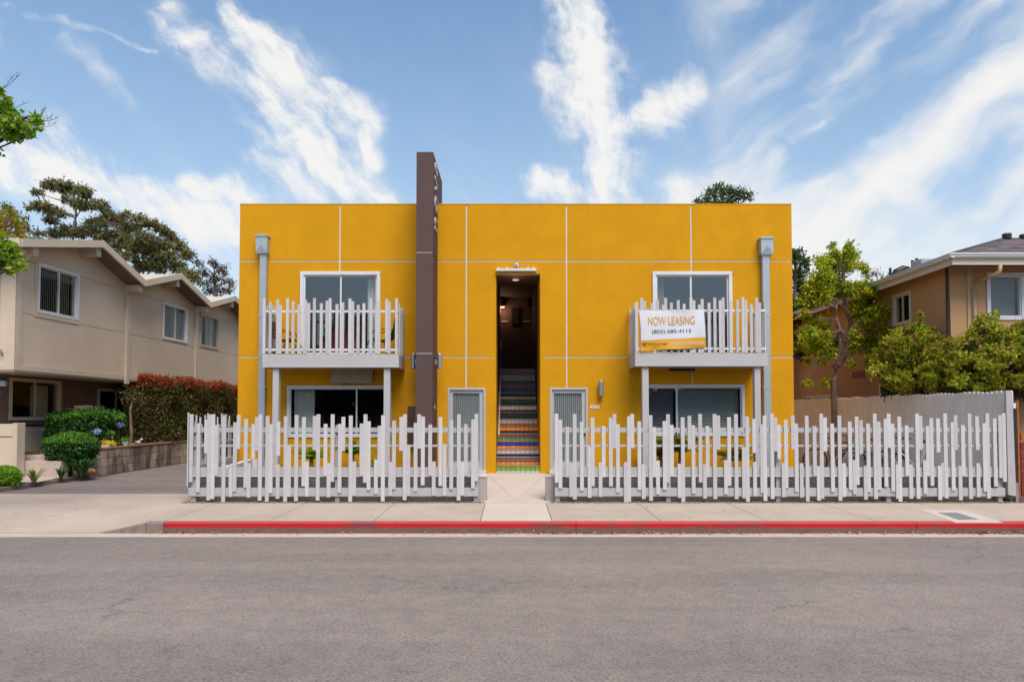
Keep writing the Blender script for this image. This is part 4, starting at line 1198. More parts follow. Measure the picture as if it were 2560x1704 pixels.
MB().box(X_(2537, 1100, YFEN), X_(2545, 1100, YFEN), YFEN + .005, YFEN + .065, -.02, Z_(1206, YFEN)).build('sleeve', M['steel'], gp, bevel=.003)
MB().box(X_(2533, 1010, YFEN), X_(2540, 1010, YFEN), YFEN + .0, YFEN + .08, Z_(1020, YFEN), Z_(1007, YFEN)).build('post_cap', M['white'], gp)
rb = tag(empty('red_board_fence', (10.4, YFEN + .2, 0)), 'red brown boarding at the right edge beyond the dark post', 'fence')
for k in range(6):
    zz = .04 + k * .19
    MB().box(X_(2553, 1150, YFEN + .2), 13.5, YFEN + .2, YFEN + .24, zz, zz + .182).build('board', M['redwood'], rb)
MB().box(X_(2546, 1150, YFEN + .15), X_(2550, 1150, YFEN + .15), YFEN + .15, YFEN + .2, 0, 2.0).build('post', M['rust'], rb)
MB().box(X_(2552, 1080, YFEN + .2), 13.5, YFEN + .19, YFEN + .25, Z_(1100, YFEN), Z_(1085, YFEN)).build('top_board', M['rust'], rb)

# ------------------------------------------------------------------ banner
YBN = YBF - .045
bn = tag(empty('banner', (X_(1680, 820, YBN), YBN, Z_(825, YBN))), 'white and orange vinyl banner reading NOW LEASING tied to the right balcony', 'banner')
c00, c10, c11, c01 = at(1602, 877, YBN), at(1765, 868, YBN), at(1760, 773, YBN), at(1598, 776, YBN)
def bpos(s, t, dy=0.0):
    p = (c00 * (1 - s) + c10 * s) * (1 - t) + (c01 * (1 - s) + c11 * s) * t
    e = min(s, 1 - s, t, 1 - t)
    wr = .010 * math.sin(s * 9 + t * 5) * max(0, .14 - e) / .14 + .004 * math.sin(s * 7 - t * 6 + 1)
    sagx = -.05 * math.sin(t * PI) if s < .02 else 0
    p = p + Vector((.0, wr + dy, -.012 * math.sin(s * 2 * PI * 2) * (1 - t) * .5))
    if t > .97: p.z -= .018 * math.sin(s * PI) ** 2
    p.x += .02 * math.sin(t * PI) * (1 - s) ** 4
    return p
def sheet(s0, s1, t0, t1, ns, nt_, m_, name, dy=0.0):
    V = [bpos(s0 + (s1 - s0) * i / ns, t0 + (t1 - t0) * j / nt_, dy) for j in range(nt_ + 1) for i in range(ns + 1)]
    F = [(j * (ns + 1) + i, j * (ns + 1) + i + 1, (j + 1) * (ns + 1) + i + 1, (j + 1) * (ns + 1) + i) for j in range(nt_) for i in range(ns)]
    n = len(V); V2 = V + [v + Vector((0, .003, 0)) for v in V]; F2 = F + [tuple(a + n for a in f) for f in F]
    return MB().add([tuple(v) for v in V2], F2).build(name, m_, bn, smooth_=True)
sheet(0, 1, .262, 1, 30, 16, M['banner_white'], 'white_field')
sheet(0, 1, 0, .258, 30, 6, M['banner_orange'], 'orange_band')
def on_banner(pxc, pyc, wpx, hpx, body, m_, name, tilt=R(-1.6), spacing=1.0):
    c = at(pxc, pyc, YBN - .013); k = YBN / FPX
    T3 = Matrix.Translation(c) @ Matrix.Rotation(tilt, 4, 'Y') @ Matrix.Rotation(R(90), 4, 'X')
    text(body, T3, wpx * k, hpx * k, m_, bn, name, extrude=0, spacing=spacing)
on_banner(1678.5, 801, 117, 21, 'NOW LEASING', M['ink_orange'], 'headline', spacing=1.02)
on_banner(1679, 828.5, 98, 11.5, '(805)-685-4115', M['ink_dark'], 'phone_number', spacing=1.05)
on_banner(1644, 859, 50, 8, 'StGeorge', M['ink_brown'], 'company_name')
on_banner(1641, 866.3, 22, 2.2, 'ASSOCIATES', M['ink_brown'], 'company_line')
on_banner(1719, 858, 82, 7.5, 'STGEORGEASSOCIATES.COM', M['ink_white'], 'web_address')
c = at(1611.5, 860.5, YBN - .013); k = YBN / FPX
em = MB()
for t in range(14):
    a0, a1 = PI * (.95 + t * 1.1 / 14), PI * (.95 + (t + 1) * 1.1 / 14)
    em.add([(c.x + math.cos(a) * r_, c.y, c.z + math.sin(a) * r_ + .02) for a, r_ in ((a0, 5.6 * k), (a1, 5.6 * k), (a1, 4.2 * k), (a0, 4.2 * k))], [(0, 1, 2, 3)])
for a_, b_, z_ in ((-5.5, 5.5, 3.4), (-3.2, 3.2, .8)):
    em.add([(c.x + a_ * k, c.y, c.z + z_ * k), (c.x + b_ * k, c.y, c.z + z_ * k), (c.x + b_ * k, c.y, c.z + (z_ + 1) * k), (c.x + a_ * k, c.y, c.z + (z_ + 1) * k)], [(0, 1, 2, 3)])
for a_ in (-5.5, 4.5, -1.8, .9):
    em.add([(c.x + a_ * k, c.y, c.z - 1 * k), (c.x + (a_ + 1) * k, c.y, c.z - 1 * k), (c.x + (a_ + 1) * k, c.y, c.z + 4 * k), (c.x + a_ * k, c.y, c.z + 4 * k)], [(0, 1, 2, 3)])
em.build('emblem', M['ink_brown'], bn)

# ------------------------------------------------------------------ balcony chairs
def wire_chair(cx, mirror, label):
    Z = Z_(884.5, YBF) + .002; s = -1 if mirror else 1; Yc = 16.78
    root = tag(empty('patio_chair', (cx, Yc, Z)), label, 'chair', 'metal chairs on the left balcony')
    P = lambda a, w, z: (cx + s * a, Yc + w, Z + z)
    sl = MB()
    pts = [(-.28, .86), (-.24, .62), (-.17, .44), (0, .36), (.2, .40), (.3, .40)]
    vs = []
    for a, z in pts: vs += [P(a, -.24, z), P(a, .24, z)]
    n = len(pts); vs += [(x, y, z - .012) for x, y, z in vs]
    sl.add(vs, [(2 * i, 2 * i + 1, 2 * i + 3, 2 * i + 2) for i in range(n - 1)] + [(2 * n + 2 * i, 2 * n + 2 * i + 1, 2 * n + 2 * i + 3, 2 * n + 2 * i + 2) for i in range(n - 1)])
    sl.build('sling_seat', M['ink_dark'], root, smooth_=True)
    for w in (-.25, .25):
        MB().tube([P(-.30, w, .90), P(-.25, w, .62), P(-.18, w, .42), P(0, w, .34), P(.22, w, .39), P(.32, w, .37), P(.38, w, .2), P(.42, w, .01)], .012, 6).build('leg', M['black'], root, smooth_=True)
        MB().tube([P(-.24, w, .60), P(.0, w, .62), P(.22, w, .58), P(.30, w, .42)], .012, 6).build('armrest', M['black'], root, smooth_=True)
        MB().tube([P(-.02, w, .34), P(-.12, w, .01)], .012, 6).build('leg', M['black'], root, smooth_=True)
wire_chair(X_(708, 830, 16.78), False, 'black metal armchair at the left end of the left balcony')
wire_chair(X_(1004, 830, 16.78) - .42, True, 'second black metal chair half hidden at the right end of the left balcony')
# red armchair inside the upper left room
rc = tag(empty('armchair', (X_(850, 850, 18.3), 18.3, 3.1)), 'dark red armchair inside the room behind the left balcony', 'chair')
cx = X_(850, 850, 18.3); z = 3.0
for nm, a in (('seat', (cx - .35, cx + .35, 17.95, 18.6, z + .12, z + .5)), ('backrest', (cx - .35, cx + .35, 18.6, 18.8, z + .12, z + 1.05)), ('armrest', (cx - .5, cx - .355, 17.95, 18.75, z + .12, z + .68)), ('armrest', (cx + .355, cx + .5, 17.95, 18.75, z + .12, z + .68))):
    MB().box(*a).build(nm, M['red_cloth'], rc, bevel=.03)
for ux in (-.4, .4): MB().box(cx + ux - .03, cx + ux + .03, 18.0, 18.06, z - .1, z + .12).build('leg', M['black'], rc)

# ------------------------------------------------------------------ bicycles
def bicycle(cx, Y, s, frame_m, label, rim_m, z=.16, wheel_r=.34, scale=1.0):
    root = tag(empty('bicycle', (cx, Y, z)), label, 'bicycle', 'bicycles parked along the tall board fence')
    P = lambda a, h, w=0: (cx + s * a, Y + w, z + h)
    R_ = wheel_r
    for a in (-.52, .52):
        t = MB(); c = P(a, R_); n = 28
        for ring, rr, tr, mm, nm in ((0, R_ - .018, .026, M['black'], 'tyre'), (1, R_ - .045, .011, rim_m, 'rim')):
            b = MB(); pts = [(c[0] + rr * math.cos(2 * PI * i / n), c[1], c[2] + rr * math.sin(2 * PI * i / n)) for i in range(n + 1)]
            b.tube(pts, tr, 6, cap=False)
            if ring == 0: wh = b.build('wheel', M['black'], root, smooth_=True)
            else: b.build('rim', rim_m, wh, smooth_=True)
        sp_ = MB()
        for i in range(14):
            an = 2 * PI * i / 14; sp_.tube([(c[0], c[1] + .02 * (-1) ** i, c[2]), (c[0] + (R_ - .05) * math.cos(an), c[1], c[2] + (R_ - .05) * math.sin(an))], .0022, 3, cap=False)
        sp_.build('spokes', M['steel'], wh)
    f = MB(); bb, hub, seat, hd_, hd2 = P(-.08, .28), P(-.52, R_), P(-.22, .80), P(.36, .84), P(.39, .70)
    for a, b in ((bb, seat), (bb, hd2), (seat, hd_), (hd_, hd2)): f.tube([a, b], .021, 8)
    for w in (-.05, .05):
        f.tube([(bb[0], bb[1] + w * .5, bb[2]), (hub[0], hub[1] + w, hub[2])], .009, 6); f.tube([(seat[0], seat[1] + w * .3, seat[2] - .04), (hub[0], hub[1] + w, hub[2])], .008, 6)
    f.build('frame', frame_m, root, smooth_=True)
    fk = MB()
    for w in (-.05, .05): fk.tube([P(.39, .72), P(.41, .64, w), P(.52, R_, w)], .011, 6)
    fk.build('fork', frame_m, root, smooth_=True)
    hb = MB(); hb.tube([P(.36, .82), P(.345, .95), P(.40, .99)], .012, 6)
    hb.tube([P(.28, 1.02, -.30), P(.36, 1.02, -.20), P(.41, .99, 0), P(.36, 1.02, .20), P(.28, 1.02, .30)], .012, 6); hb.build('handlebar', M['black'], root, smooth_=True)
    sd_ = MB(); sd_.tube([P(-.22, .78), P(-.25, .93)], .011, 6)
    sd_.add([P(-.40, .95, -.08), P(-.40, .95, .08), P(-.22, .965, .045), P(-.08, .955, .012), P(-.08, .955, -.012), P(-.22, .965, -.045), P(-.24, .90, 0)], [(0, 1, 2, 3, 4, 5), (0, 1, 6), (1, 2, 6), (2, 3, 6), (3, 4, 6), (4, 5, 6), (5, 0, 6)])
    sd_.build('saddle', M['black'], root)
    cr = MB(); cr.lathe((0, 0, 0), [(.001, 0), (.085, 0), (.085, .008)], 16)
    cr2 = MB(lambda u, w, v: (bb[0] + u, bb[1] - .06 + v, bb[2] + w)); cr2.v = []; cr2.lathe((0, 0, 0), [(.02, 0), (.085, .001), (.085, .008)], 16)
    cr2.tube([(0, 0, 0), (s * .12, -.12, -.02)], .01, 6); cr2.tube([(0, 0, .1), (-s * .12, .12, .12)], .01, 6); cr2.build('crankset', M['steel'], root)
    return root
M['bike_teal'] = mat('teal_bike_paint', (.04, .36, .44), .3, .05); M['bike_red'] = mat('dark_red_bike_paint', (.20, .02, .04), .35, .05); M['bike_white'] = mat('white_bike_paint', (.78, .76, .74), .3, .05); M['bike_blk'] = mat('black_bike_paint', (.03, .03, .035), .35, .05)
bicycle(X_(2085, 1120, 18.6), 18.6, 1, M['bike_red'], 'dark red bicycle farthest left in the row by the tall fence', M['steel'])
bicycle(X_(2165, 1120, 17.6), 17.6, -1, M['bike_teal'], 'teal bicycle with pale rims in the middle of the row', M['bike_white'])
bicycle(X_(2215, 1120, 17.0), 17.0, 1, M['bike_blk'], 'black bicycle tangled behind the white one', M['steel'])
bicycle(X_(2290, 1120, 16.2), 16.2, -1, M['bike_white'], 'white framed bicycle nearest the street fence', M['black'])
# ------------------------------------------------------------------ left neighbour: beige apartment house
KL = 1.15
_d = Vector((.061, .998)); _n = Vector((.998, -.061))
def TL(u, w, v):
    x = -11.24 + _d.x * u + _n.x * w; y = 15.4 + _d.y * u + _n.y * w
    return (x * KL, y * KL, CAM_H + KL * (v - CAM_H))
LH = tag(empty('apartment_house', TL(0, 0, .2)), 'beige two storey apartment house with folded gable roof on the left', 'building')
bays = [(0.0, 4.0), (4.0, 7.75), (7.75, 11.4), (11.4, 15.2)]
win = {0: (.62, 2.02, 4.14, 5.33), 1: (5.80, 7.22, 4.12, 5.28), 2: (8.05, 9.35, 4.12, 5.28), 3: (12.3, 13.6, 4.12, 5.28)}
gv = .012
def rooflv(u):
    pts = [(-.55, 5.56), (2.15, 6.22), (3.98, 5.57), (5.88, 6.16), (7.72, 5.57), (9.5, 6.1), (11.35, 5.52), (13.3, 6.1), (15.6, 5.5)]
    for (a, za), (b, zb_) in zip(pts[:-1], pts[1:]):
        if a <= u <= b: return za + (zb_ - za) * (u - a) / (b - a)
    return pts[-1][1]
ROOF = [(-.55, 5.56), (2.15, 6.22), (3.98, 5.57), (5.88, 6.16), (7.72, 5.57), (9.5, 6.1), (11.35, 5.52), (13.3, 6.1), (15.6, 5.5)]
MB(TL).box(.02, 15.1, -.30, -.03, 2.78, 5.2).build('dark_backing', M['groove'], LH) if False else None
for i, (a, b) in enumerate(bays):
    h = win[i]; u0, u1 = a + .02, b - .02
    MB(TL).holes(u0, u1, 2.75, 4.06, -.2, 0, []).build('wall_panel', M['beige'], LH)
    MB(TL).holes(u0, u1, 4.07, 5.28, -.2, 0, [(h[0], h[1], h[2], 9)]).build('wall_panel', M['beige'], LH)
    pk = [q for q in ROOF if u0 < q[0] < u1]
    # gable field split round the window head
    poly = [(u0, 5.29)] + ([(h[0], 5.29), (h[0], h[3]), (h[1], h[3]), (h[1], 5.29)] if h[3] > 5.29 else []) + [(u1, 5.29), (u1, rooflv(u1) - .12)] + [(q[0], q[1] - .12) for q in pk][::-1] + [(u0, rooflv(u0) - .12)]
    MB(TL).prism(poly, 1, -.2, 0.0).build('gable_panel', M['beige'], LH)
    MB(TL).box(u0, u1, -.22, -.201, 2.75, 5.4).build('groove_backing', M['groove'], LH) if i == 99 else None
MB(TL).box(.0, 15.1, -.21, -.203, 4.0, 5.3)  # noop geometry holder
# dark strip behind the open joints
for v in (4.065, 5.285): MB(TL).box(.03, 15.1, -.19, -.02, v - .004, v + .004).build('joint_strip', M['groove'], LH)
for u in (4.0, 7.75, 11.4):
    MB(TL).box(u - .08, u + .08, .001, .07, 2.62, rooflv(u) - .16).build('downspout', M['beige_trim'], LH, bevel=.01)
    MB(TL).box(u - .019, u + .019, -.19, -.001, 2.75, 5.3).build('joint_strip', M['groove'], LH)
MB(TL).box(-.0, .16, .001, .025, 2.74, 5.5).build('corner_trim', M['beige_trim'], LH)
MB(TL).box(.16, 15.1, .001, .03, 2.74, 2.86).build('base_trim', M['beige_trim'], LH)
# front of the upper storey, soffit
MB(TL).box(-.02, 0.0, -9, -.001, 2.75, 5.5).build('front_wall', M['beige'], LH)
MB(TL).box(-.045, -.021, -.16, .02, 2.74, 5.45).build('corner_trim', M['beige_trim'], LH)
MB(TL).box(-.045, -.021, -.42, -.36, 2.86, 5.45).build('trim', M['beige_trim'], LH)
MB(TL).box(-.045, -.021, -9, -.161, 2.74, 2.85).build('trim', M['beige_trim'], LH)
MB(TL).box(-.02, 15.1, -9, -.001, 2.70, 2.745).build('soffit', M['beige_trim'], LH)
MB(TL).box(15.1, 15.2, -9, 0, .1, 5.5).build('rear_wall', M['beige'], LH)
# roof: folded sheet with fascia
top = ROOF; V = []; th = .10; w0, w1 = -9.0, .50
for (u, v) in top: V += [(u, w0, v), (u, w1, v), (u, w0, v - th), (u, w1, v - th)]
F = []
for i in range(len(top) - 1):
    a = 4 * i; b = a + 4
    F += [(a, a + 1, b + 1, b), (a + 2, b + 2, b + 3, a + 3), (a + 1, a + 3, b + 3, b + 1)]
F.append((0, 2, 3, 1))
MB(TL).add(V, F).build('roof', M['beige_trim'], LH)
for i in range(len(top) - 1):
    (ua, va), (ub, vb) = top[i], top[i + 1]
    MB(TL).prism([(ua, va - th - .02), (ub, vb - th - .02), (ub, vb - th - .002), (ua, va - th - .002)], 1, .005, .499).build('eave_shade_board', M['taupe'], LH)  # taupe underside: the shade below the eaves is put into the board's colour
for i in range(len(top) - 1):
    (ua, va), (ub, vb) = top[i], top[i + 1]
    MB(TL).prism([(ua + .01, va - .165), (ub - .01, vb - .165), (ub - .01, vb + .018), (ua + .01, va + .018)], 1, .501, .56).build('fascia', M['beige_trim'], LH)
MB(TL).box(-.60, -.551, -9, .54, 5.40, 5.575).build('fascia', M['beige_trim'], LH)
for u, v in ((2.15, 6.22), (5.88, 6.16), (9.5, 6.1), (13.3, 6.1)): MB(TL).box(u - .09, u + .09, -.2, .44, v - .40, v - .15).build('ridge_beam', M['beige_trim'], LH, bevel=.01)
for u, v in ((.02, 5.66), (3.98, 5.57), (7.72, 5.57), (11.35, 5.52)): MB(TL).box(u - .08, u + .08, -.2, .44, v - .33, v - .13).build('valley_beam', M['beige_trim'], LH, bevel=.01)
MB(TL).box(-.5, -.2, -.2, .38, 5.34, 5.40).build('eave_block', M['beige_trim'], LH)
# upper windows
for i, h in win.items():
    fm = M['white'] if i < 2 else M['beige_trim']
    W = window(TL, LH, *h, fw=.065, out=.03, back=-.12, mull=[(h[0] + h[1]) / 2 + .02], m_frame=fm, glass=M['glass_side'], inner=.025)
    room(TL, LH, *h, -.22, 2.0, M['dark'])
    if i == 0:
        for k in range(18):
            u = h[0] + .12 + k * (h[1] - h[0] - .24) / 18; mm = M['blind_green'] if k > 8 else M['blind_grey']
            MB(TL).add([(u, -.14, h[2] + .08), (u + .055, -.165, h[2] + .08), (u + .055, -.165, h[3] - .08), (u, -.14, h[3] - .08)], [(0, 1, 2, 3)]).build('blind_strip', mm, W)
    elif i == 1:
        for k in range(16):
            u = h[0] + .12 + k * (h[1] - h[0] - .24) / 16; mm = M['blind_green'] if k > 7 else M['blind_grey']
            MB(TL).add([(u, -.14, h[2] + .08), (u + .075, -.15, h[2] + .08), (u + .075, -.15, h[3] - .08), (u, -.14, h[3] - .08)], [(0, 1, 2, 3)]).build('blind_strip', mm, W)
    else: curtain(TL, W, (h[0] + h[1]) / 2, h[1] - .1, h[2] + .08, h[3] - .08, -.16, M['curtain'], folds=5)
for i, h in win.items():
    if i < 1:
        u0, u1, v0, v1 = h
        MB(TL).box(u0 - .09, u0 - .002, .001, .02, v0 - .10, v1 + .02).build('window_trim', M['beige_trim'], LH); MB(TL).box(u0 - .002, u1 + .02, .001, .02, v0 - .10, v0 - .002).build('window_trim', M['beige_trim'], LH)
# ground floor, set back
lwin = [(1.05, 2.75, 1.60, 2.64), (4.25, 6.0, 1.50, 2.52), (8, 9.5, 1.5, 2.5)]
MB(TL).holes(.5, 15.1, .2, 2.70, -1.2, -1.0, lwin).build('lower_wall', M['taupe'], LH)
MB(TL).box(.5, 15.1, -.999, -.97, 1.44, 1.50).build('trim', M['groove'], LH)
MB(TL).holes(.5, 15.1, .2, 1.44, -.999, -.98, []).build('lower_panel', M['beige'], LH)
for k in range(22):
    u = 2.95 + k * .13
    if 4.15 < u < 6.1: continue
    MB(TL).box(u, u + .012, -.999, -.992, 1.5, 2.70).build('groove_line', M['groove'], LH)
MB(TL).box(.48, .499, -9, -1.0, .2, 2.70).build('lower_front_wall', M['taupe'], LH)
for k in range(9): MB(TL).box(.47, .4795, -1.12 - k * .12, -1.108 - k * .12, .2, 2.7).build('groove_line', M['groove'], LH)
for h in lwin:
    W = window(TL, LH, *h, fw=.06, out=-.95, back=-1.1, mull=[(h[0] + h[1]) / 2 - .02], m_frame=M['beige_trim'], glass=M['glass_dark'], inner=.025)
    room(TL, LH, *h, -1.21, 2.2, M['dark'])
    if h[0] < 2: curtain(TL, W, (h[0] + h[1]) / 2 + .05, h[1] - .18, h[2] + .08, h[3] - .15, -1.18, M['hood'], folds=5)
# numbers and lamp on the front
q = Vector(TL(-.022, -.345, 4.02)) 
Rm = Matrix.Rotation(R(90), 4, 'X')
c6 = at(3, 882, 17.66); T3 = Matrix.Translation((c6.x, 15.4 * KL - .05, c6.z)) @ Rm
dsc = 0 and MB(lambda u, w, v: (c6.x - .08 + u, 15.4 * KL + v - .045, c6.z + w))
text('5', Matrix.Translation((c6.x - .0, 15.4 * KL - .05, c6.z)) @ Rm, .11, .15, M['ink_dark'], LH, 'house_number')
c1 = at(2.6, 985, 18.2); text('1', Matrix.Translation((c1.x, 18.18, c1.z)) @ Rm, .05, .13, M['ink_dark'], LH, 'house_number')
pl = at(7, 958, 18.1); L_ = MB().lathe((pl.x, 18.12, pl.z - .08), [(.05, 0), (.075, .02), (.08, .12), (.05, .17)], 16).build('porch_lamp', M['screen_panel'], LH, smooth_=True)
MB().lathe((pl.x, 18.12, pl.z + .09), [(.085, 0), (.06, .05), (.02, .07)], 16).build('lamp_cap', M['black'], LH)
# wooden crate-like box by the wall
bx = at(223, 1040, 20.5)
UB = tag(empty('wooden_box', (bx.x, 20.5, .7)), 'weathered wooden box standing behind the clipped hedge by the beige house', 'box')
for k in range(6): MB().box(bx.x - .27 + k * .09, bx.x - .27 + k * .09 + .084, 20.2, 20.22, .5, Z_(1013, 20.2)).build('plank', M['taupe'], UB)
MB().box(bx.x - .27, bx.x + .27, 20.221, 20.8, .5, Z_(1014, 20.2)).build('box_body', M['taupe'], UB)

# stucco stub wall, steps and path of the left house
sw = tag(empty('entry_wall', (-13.3, 17.6, .1)), 'low beige stucco wall beside the steps at the left edge', 'wall')
xa, xb = X_(33, 1100, 17.5), X_(45, 1100, 17.5)
MB().box(-18, xa, 17.5, 17.72, .06, Z_(1059, 17.5)).build('wall_body', M['beige'], sw)
MB().box(-18, xa, 17.494, 17.499, Z_(1092, 17.5), Z_(1090, 17.5)).build('score_line', M['groove'], sw)
MB().box(xa + .001, xb, 17.46, 17.76, .06, Z_(1058, 17.5) + .01).build('end_pier', M['beige_trim'], sw, bevel=.01)
stp = tag(empty('entry_steps', (-12.6, 17.9, .1)), 'concrete steps beside the low beige wall at the left house', 'steps')
MB().box(X_(45, 1150, 18.1), X_(121, 1150, 18.1), 18.1, 19.2, .06, Z_(1139, 18.1)).build('step', M['concrete_step'], stp, bevel=.01)
MB().box(X_(45, 1150, 17.8), X_(152, 1150, 17.8), 17.8, 18.099, .06, Z_(1152, 17.8)).build('step', M['concrete_step'], stp, bevel=.01)
gp_ = MB(); gp_.add([(-18, 16.3, .13), (X_(95, 1200, 16.3), 16.3, .13), (X_(158, 1172, 17.8), 17.8, .13), (-18, 17.8, .13)], [(0, 1, 2, 3)])
tag(gp_.build('garden_path', M['concrete_step']), kind='structure')

# block retaining wall beside the driveway
BWX = -11.5
bwl = tag(empty('block_wall', (BWX, 19, 0)), 'stained concrete block retaining wall beside the driveway', 'wall')
base = lambda y: .03 + (y - 19) * .009
for c_ in range(3):
    y = 19.0 - (0.0 if c_ % 2 == 0 else .0)
    z0_ = base(19) + c_ * .245; y = 19.0; k = 0
    ln = .40 if c_ % 2 == 0 else .20
    while y < 26.5:
        L2 = ln if k == 0 else .40
        j = random.uniform(-.004, .004)
        MB().box(BWX - .2, BWX + j, y + .007, y + L2 - .007, z0_ + .007 + (y - 19) * .009, z0_ + .238 + (y - 19) * .009).build('block', M['block'], bwl, bevel=.006)
        y += L2; k += 1
MB().box(BWX - .19, BWX - .015, 19.012, 26.5, .0, .72).build('mortar_core', M['mortar'], bwl)
y = 19.0
while y < 26.3:
    L2 = random.uniform(.35, .5); MB().box(BWX - .23, BWX + .02, y + .006, y + L2, .770 + (y - 19) * .009, .825 + (y - 19) * .009).build('cap_brick', M['cap'], bwl, bevel=.008); y += L2 + .004
tag(MB().box(-16, BWX - .21, 19.3, 32, .06, .70).build('raised_bed', M['soil']), kind='structure')

# ------------------------------------------------------------------ right neighbour: tan house with hip roof
EX, EY, EZ = X_(2380, 650, 16.7), 16.7, Z_(645, 16.7)
WX, WY = EX + .42, EY + .75
RH = tag(empty('house', (WX, WY, .1)), 'tan stucco two storey house with grey hip roof on the right', 'building')
TRF = lambda u, w, v: (u, WY - w, v)             # street side
TRS = lambda u, w, v: (WX - w, u, v)             # side towards the yellow building
wz0, wz1 = Z_(800, WY), Z_(681, WY)
fwin = (X_(2466, 740, WY), X_(2561, 740, WY), wz0, wz1)
MB(TRF).holes(WX, WX + 9, .05, EZ - .02, -.2, 0, [fwin]).build('front_wall', M['terracotta_wall'], RH)
ys = lambda px: None
def side_y(px, py=760):
    u, v = ray(px, py); return WX / u
sy = [side_y(2278.5), side_y(2233)]
zs1 = CAM_H + ray(2278.5, 725)[1] * sy[0]; zs0 = CAM_H + ray(2278.5, 806)[1] * sy[0]
swin = (sy[0], sy[1], zs0, zs1)
s2 = [side_y(2052, 850), side_y(2013, 850)]
swin2 = (s2[0], s2[1], zs0, zs1)
s3 = [side_y(2078, 990), side_y(2018, 990)]
z30 = CAM_H + ray(2078, 1012)[1] * s3[0]; z31 = CAM_H + ray(2078, 985)[1] * s3[0]
swin3 = (s3[0], s3[1], z30, z31)
MB(TRS).holes(WY + .201, WY + 26, .05, EZ - .02, -.2, 0, [swin, swin2, swin3]).build('side_wall', M['terracotta_wall'], RH)
W = window(TRF, RH, *fwin, fw=.09, out=.03, back=-.12, mull=[], glass=M['glass_dark'], inner=.03)
room(TRF, RH, *fwin, -.21, 2.0, M['dark'])
slats(TRF, W, fwin[0] + .13, fwin[1] - .13, fwin[2] + .12, fwin[3] - .12, -.16, 22, M['blind_grey'], tilt=-.022, depth=.03)
for h in (swin, swin2, swin3):
    W = window(TRS, RH, *h, fw=.075, out=.03, back=-.12, mull=[(h[0] + h[1]) / 2], m_frame=M['cream'], glass=M['glass_dark'], inner=.03)
    room(TRS, RH, *h, -.21, 1.5, M['dark'])
# vent bricks on the side wall
sv = [side_y(2166, 938), side_y(2131, 938)]; zv = CAM_H + ray(2150, 938)[1] * sum(sv) / 2
for k in range(4):
    a = sv[0] + (sv[1] - sv[0]) * k / 4; MB(TRS).box(a + .03, a + (sv[1] - sv[0]) / 4 - .03, .001, .012, zv - .09, zv + .09).build('wall_vent', M['taupe'], RH)
MB(TRS).box(sv[0], sv[1], .001, .02, zv + .10, zv + .13).build('vent_trim', M['taupe'], RH)
# corner downspout, pilaster and the elbowed front downspout
MB().tube([(WX - .05, WY + .05, .1), (WX - .05, WY + .05, EZ - .05)], .03, 8).build('side_downspout', M['groove'], RH)
MB(TRF).box(X_(2417, 740, WY), X_(2431, 740, WY), .001, .03, .1, EZ - .03).build('pilaster', M['tan_pipe'], RH)
dp = at(2437, 740, WY - .08)
t1 = at(2497, 652, EY + .1)
MB().tube([(t1.x, EY + .06, EZ - .16), (t1.x, EY + .08, EZ - .30), (t1.x - .12, EY + .16, EZ - .42), (dp.x + .1, WY - .12, Z_(700, WY)), (dp.x, WY - .07, Z_(709, WY)), (dp.x, WY - .07, .1)], .052, 10).build('front_downspout', M['tan_pipe'], RH, smooth_=True)
# eaves: soffit, fascia, gutter
Wd = 9.2
far = EY + 28
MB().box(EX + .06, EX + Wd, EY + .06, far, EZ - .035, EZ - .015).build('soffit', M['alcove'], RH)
MB().box(EX + .02, EX + Wd, EY + .02, EY + .055, EZ - .16, EZ + .10).build('fascia', M['cream'], RH)
MB().box(EX + .02, EX + .055, EY + .056, far, EZ - .16, EZ + .10).build('fascia', M['cream'], RH)
gut = [(0, .0), (-.07, .0), (-.10, .035), (-.10, .075), (-.125, .085), (-.125, .115), (-.105, .115), (-.105, .10), (0, .10)]
g1 = MB(lambda u, w, v: (u, EY + .019 + w, EZ - .005 + v)); g1.prism([(a, b) for a, b in gut], 0, EX - .10, EX + Wd); g1.build('gutter', M['white'], RH)
g2 = MB(lambda u, w, v: (EX + .019 + w, u, EZ - .005 + v)); g2.prism([(a, b) for a, b in gut], 0, EY - .08, far); g2.build('gutter', M['white'], RH)
# hip roof
pitch = .345; rl = 4.42; rz = EZ + .10
hip = [(EX, EY, rz), (EX + Wd + 2, EY, rz), (EX + rl, EY + rl, rz + rl * pitch), (EX + Wd + 2, EY + rl, rz + rl * pitch), (EX, far, rz), (EX + rl, far, rz + rl * pitch)]
MB().add(hip, [(0, 1, 3, 2), (0, 2, 5, 4), (2, 3, 5)]).build('roof_deck', M['black'], RH)
sh = []
def shingle_rows(o, e, s_, rows, width_fn):
    """o corner, e along the eave, s_ up the slope (per metre)"""
    global sh
    for r_ in range(rows):
        a = r_ * .14; lim0, lim1 = width_fn(a)
        x = lim0 - random.uniform(0, .2)
        while x < lim1:
            w_ = random.uniform(.16, .34); lift = .016
            p = Vector(o) + Vector(s_) * a; q0 = p + Vector(e) * max(x, lim0) ; q1 = p + Vector(e) * min(x + w_, lim1)
            up_ = Vector((0, 0, lift)); b_ = Vector(s_) * .20
            if (q1 - q0).length > .03: sh.append([q0 + up_, q1 + up_, q1 + b_ + up_ * .2, q0 + b_ + up_ * .2, q0, q1])
            x += w_
nrm = math.sqrt(1 + pitch ** 2)
shingle_rows((EX, EY - .02, rz), (1, 0, 0), (0, 1 / nrm, pitch / nrm), 33, lambda a: (a / nrm, Wd + 2))
shingle_rows((EX - .02, EY, rz), (0, 1, 0), (1 / nrm, 0, pitch / nrm), 33, lambda a: (a / nrm, 14))
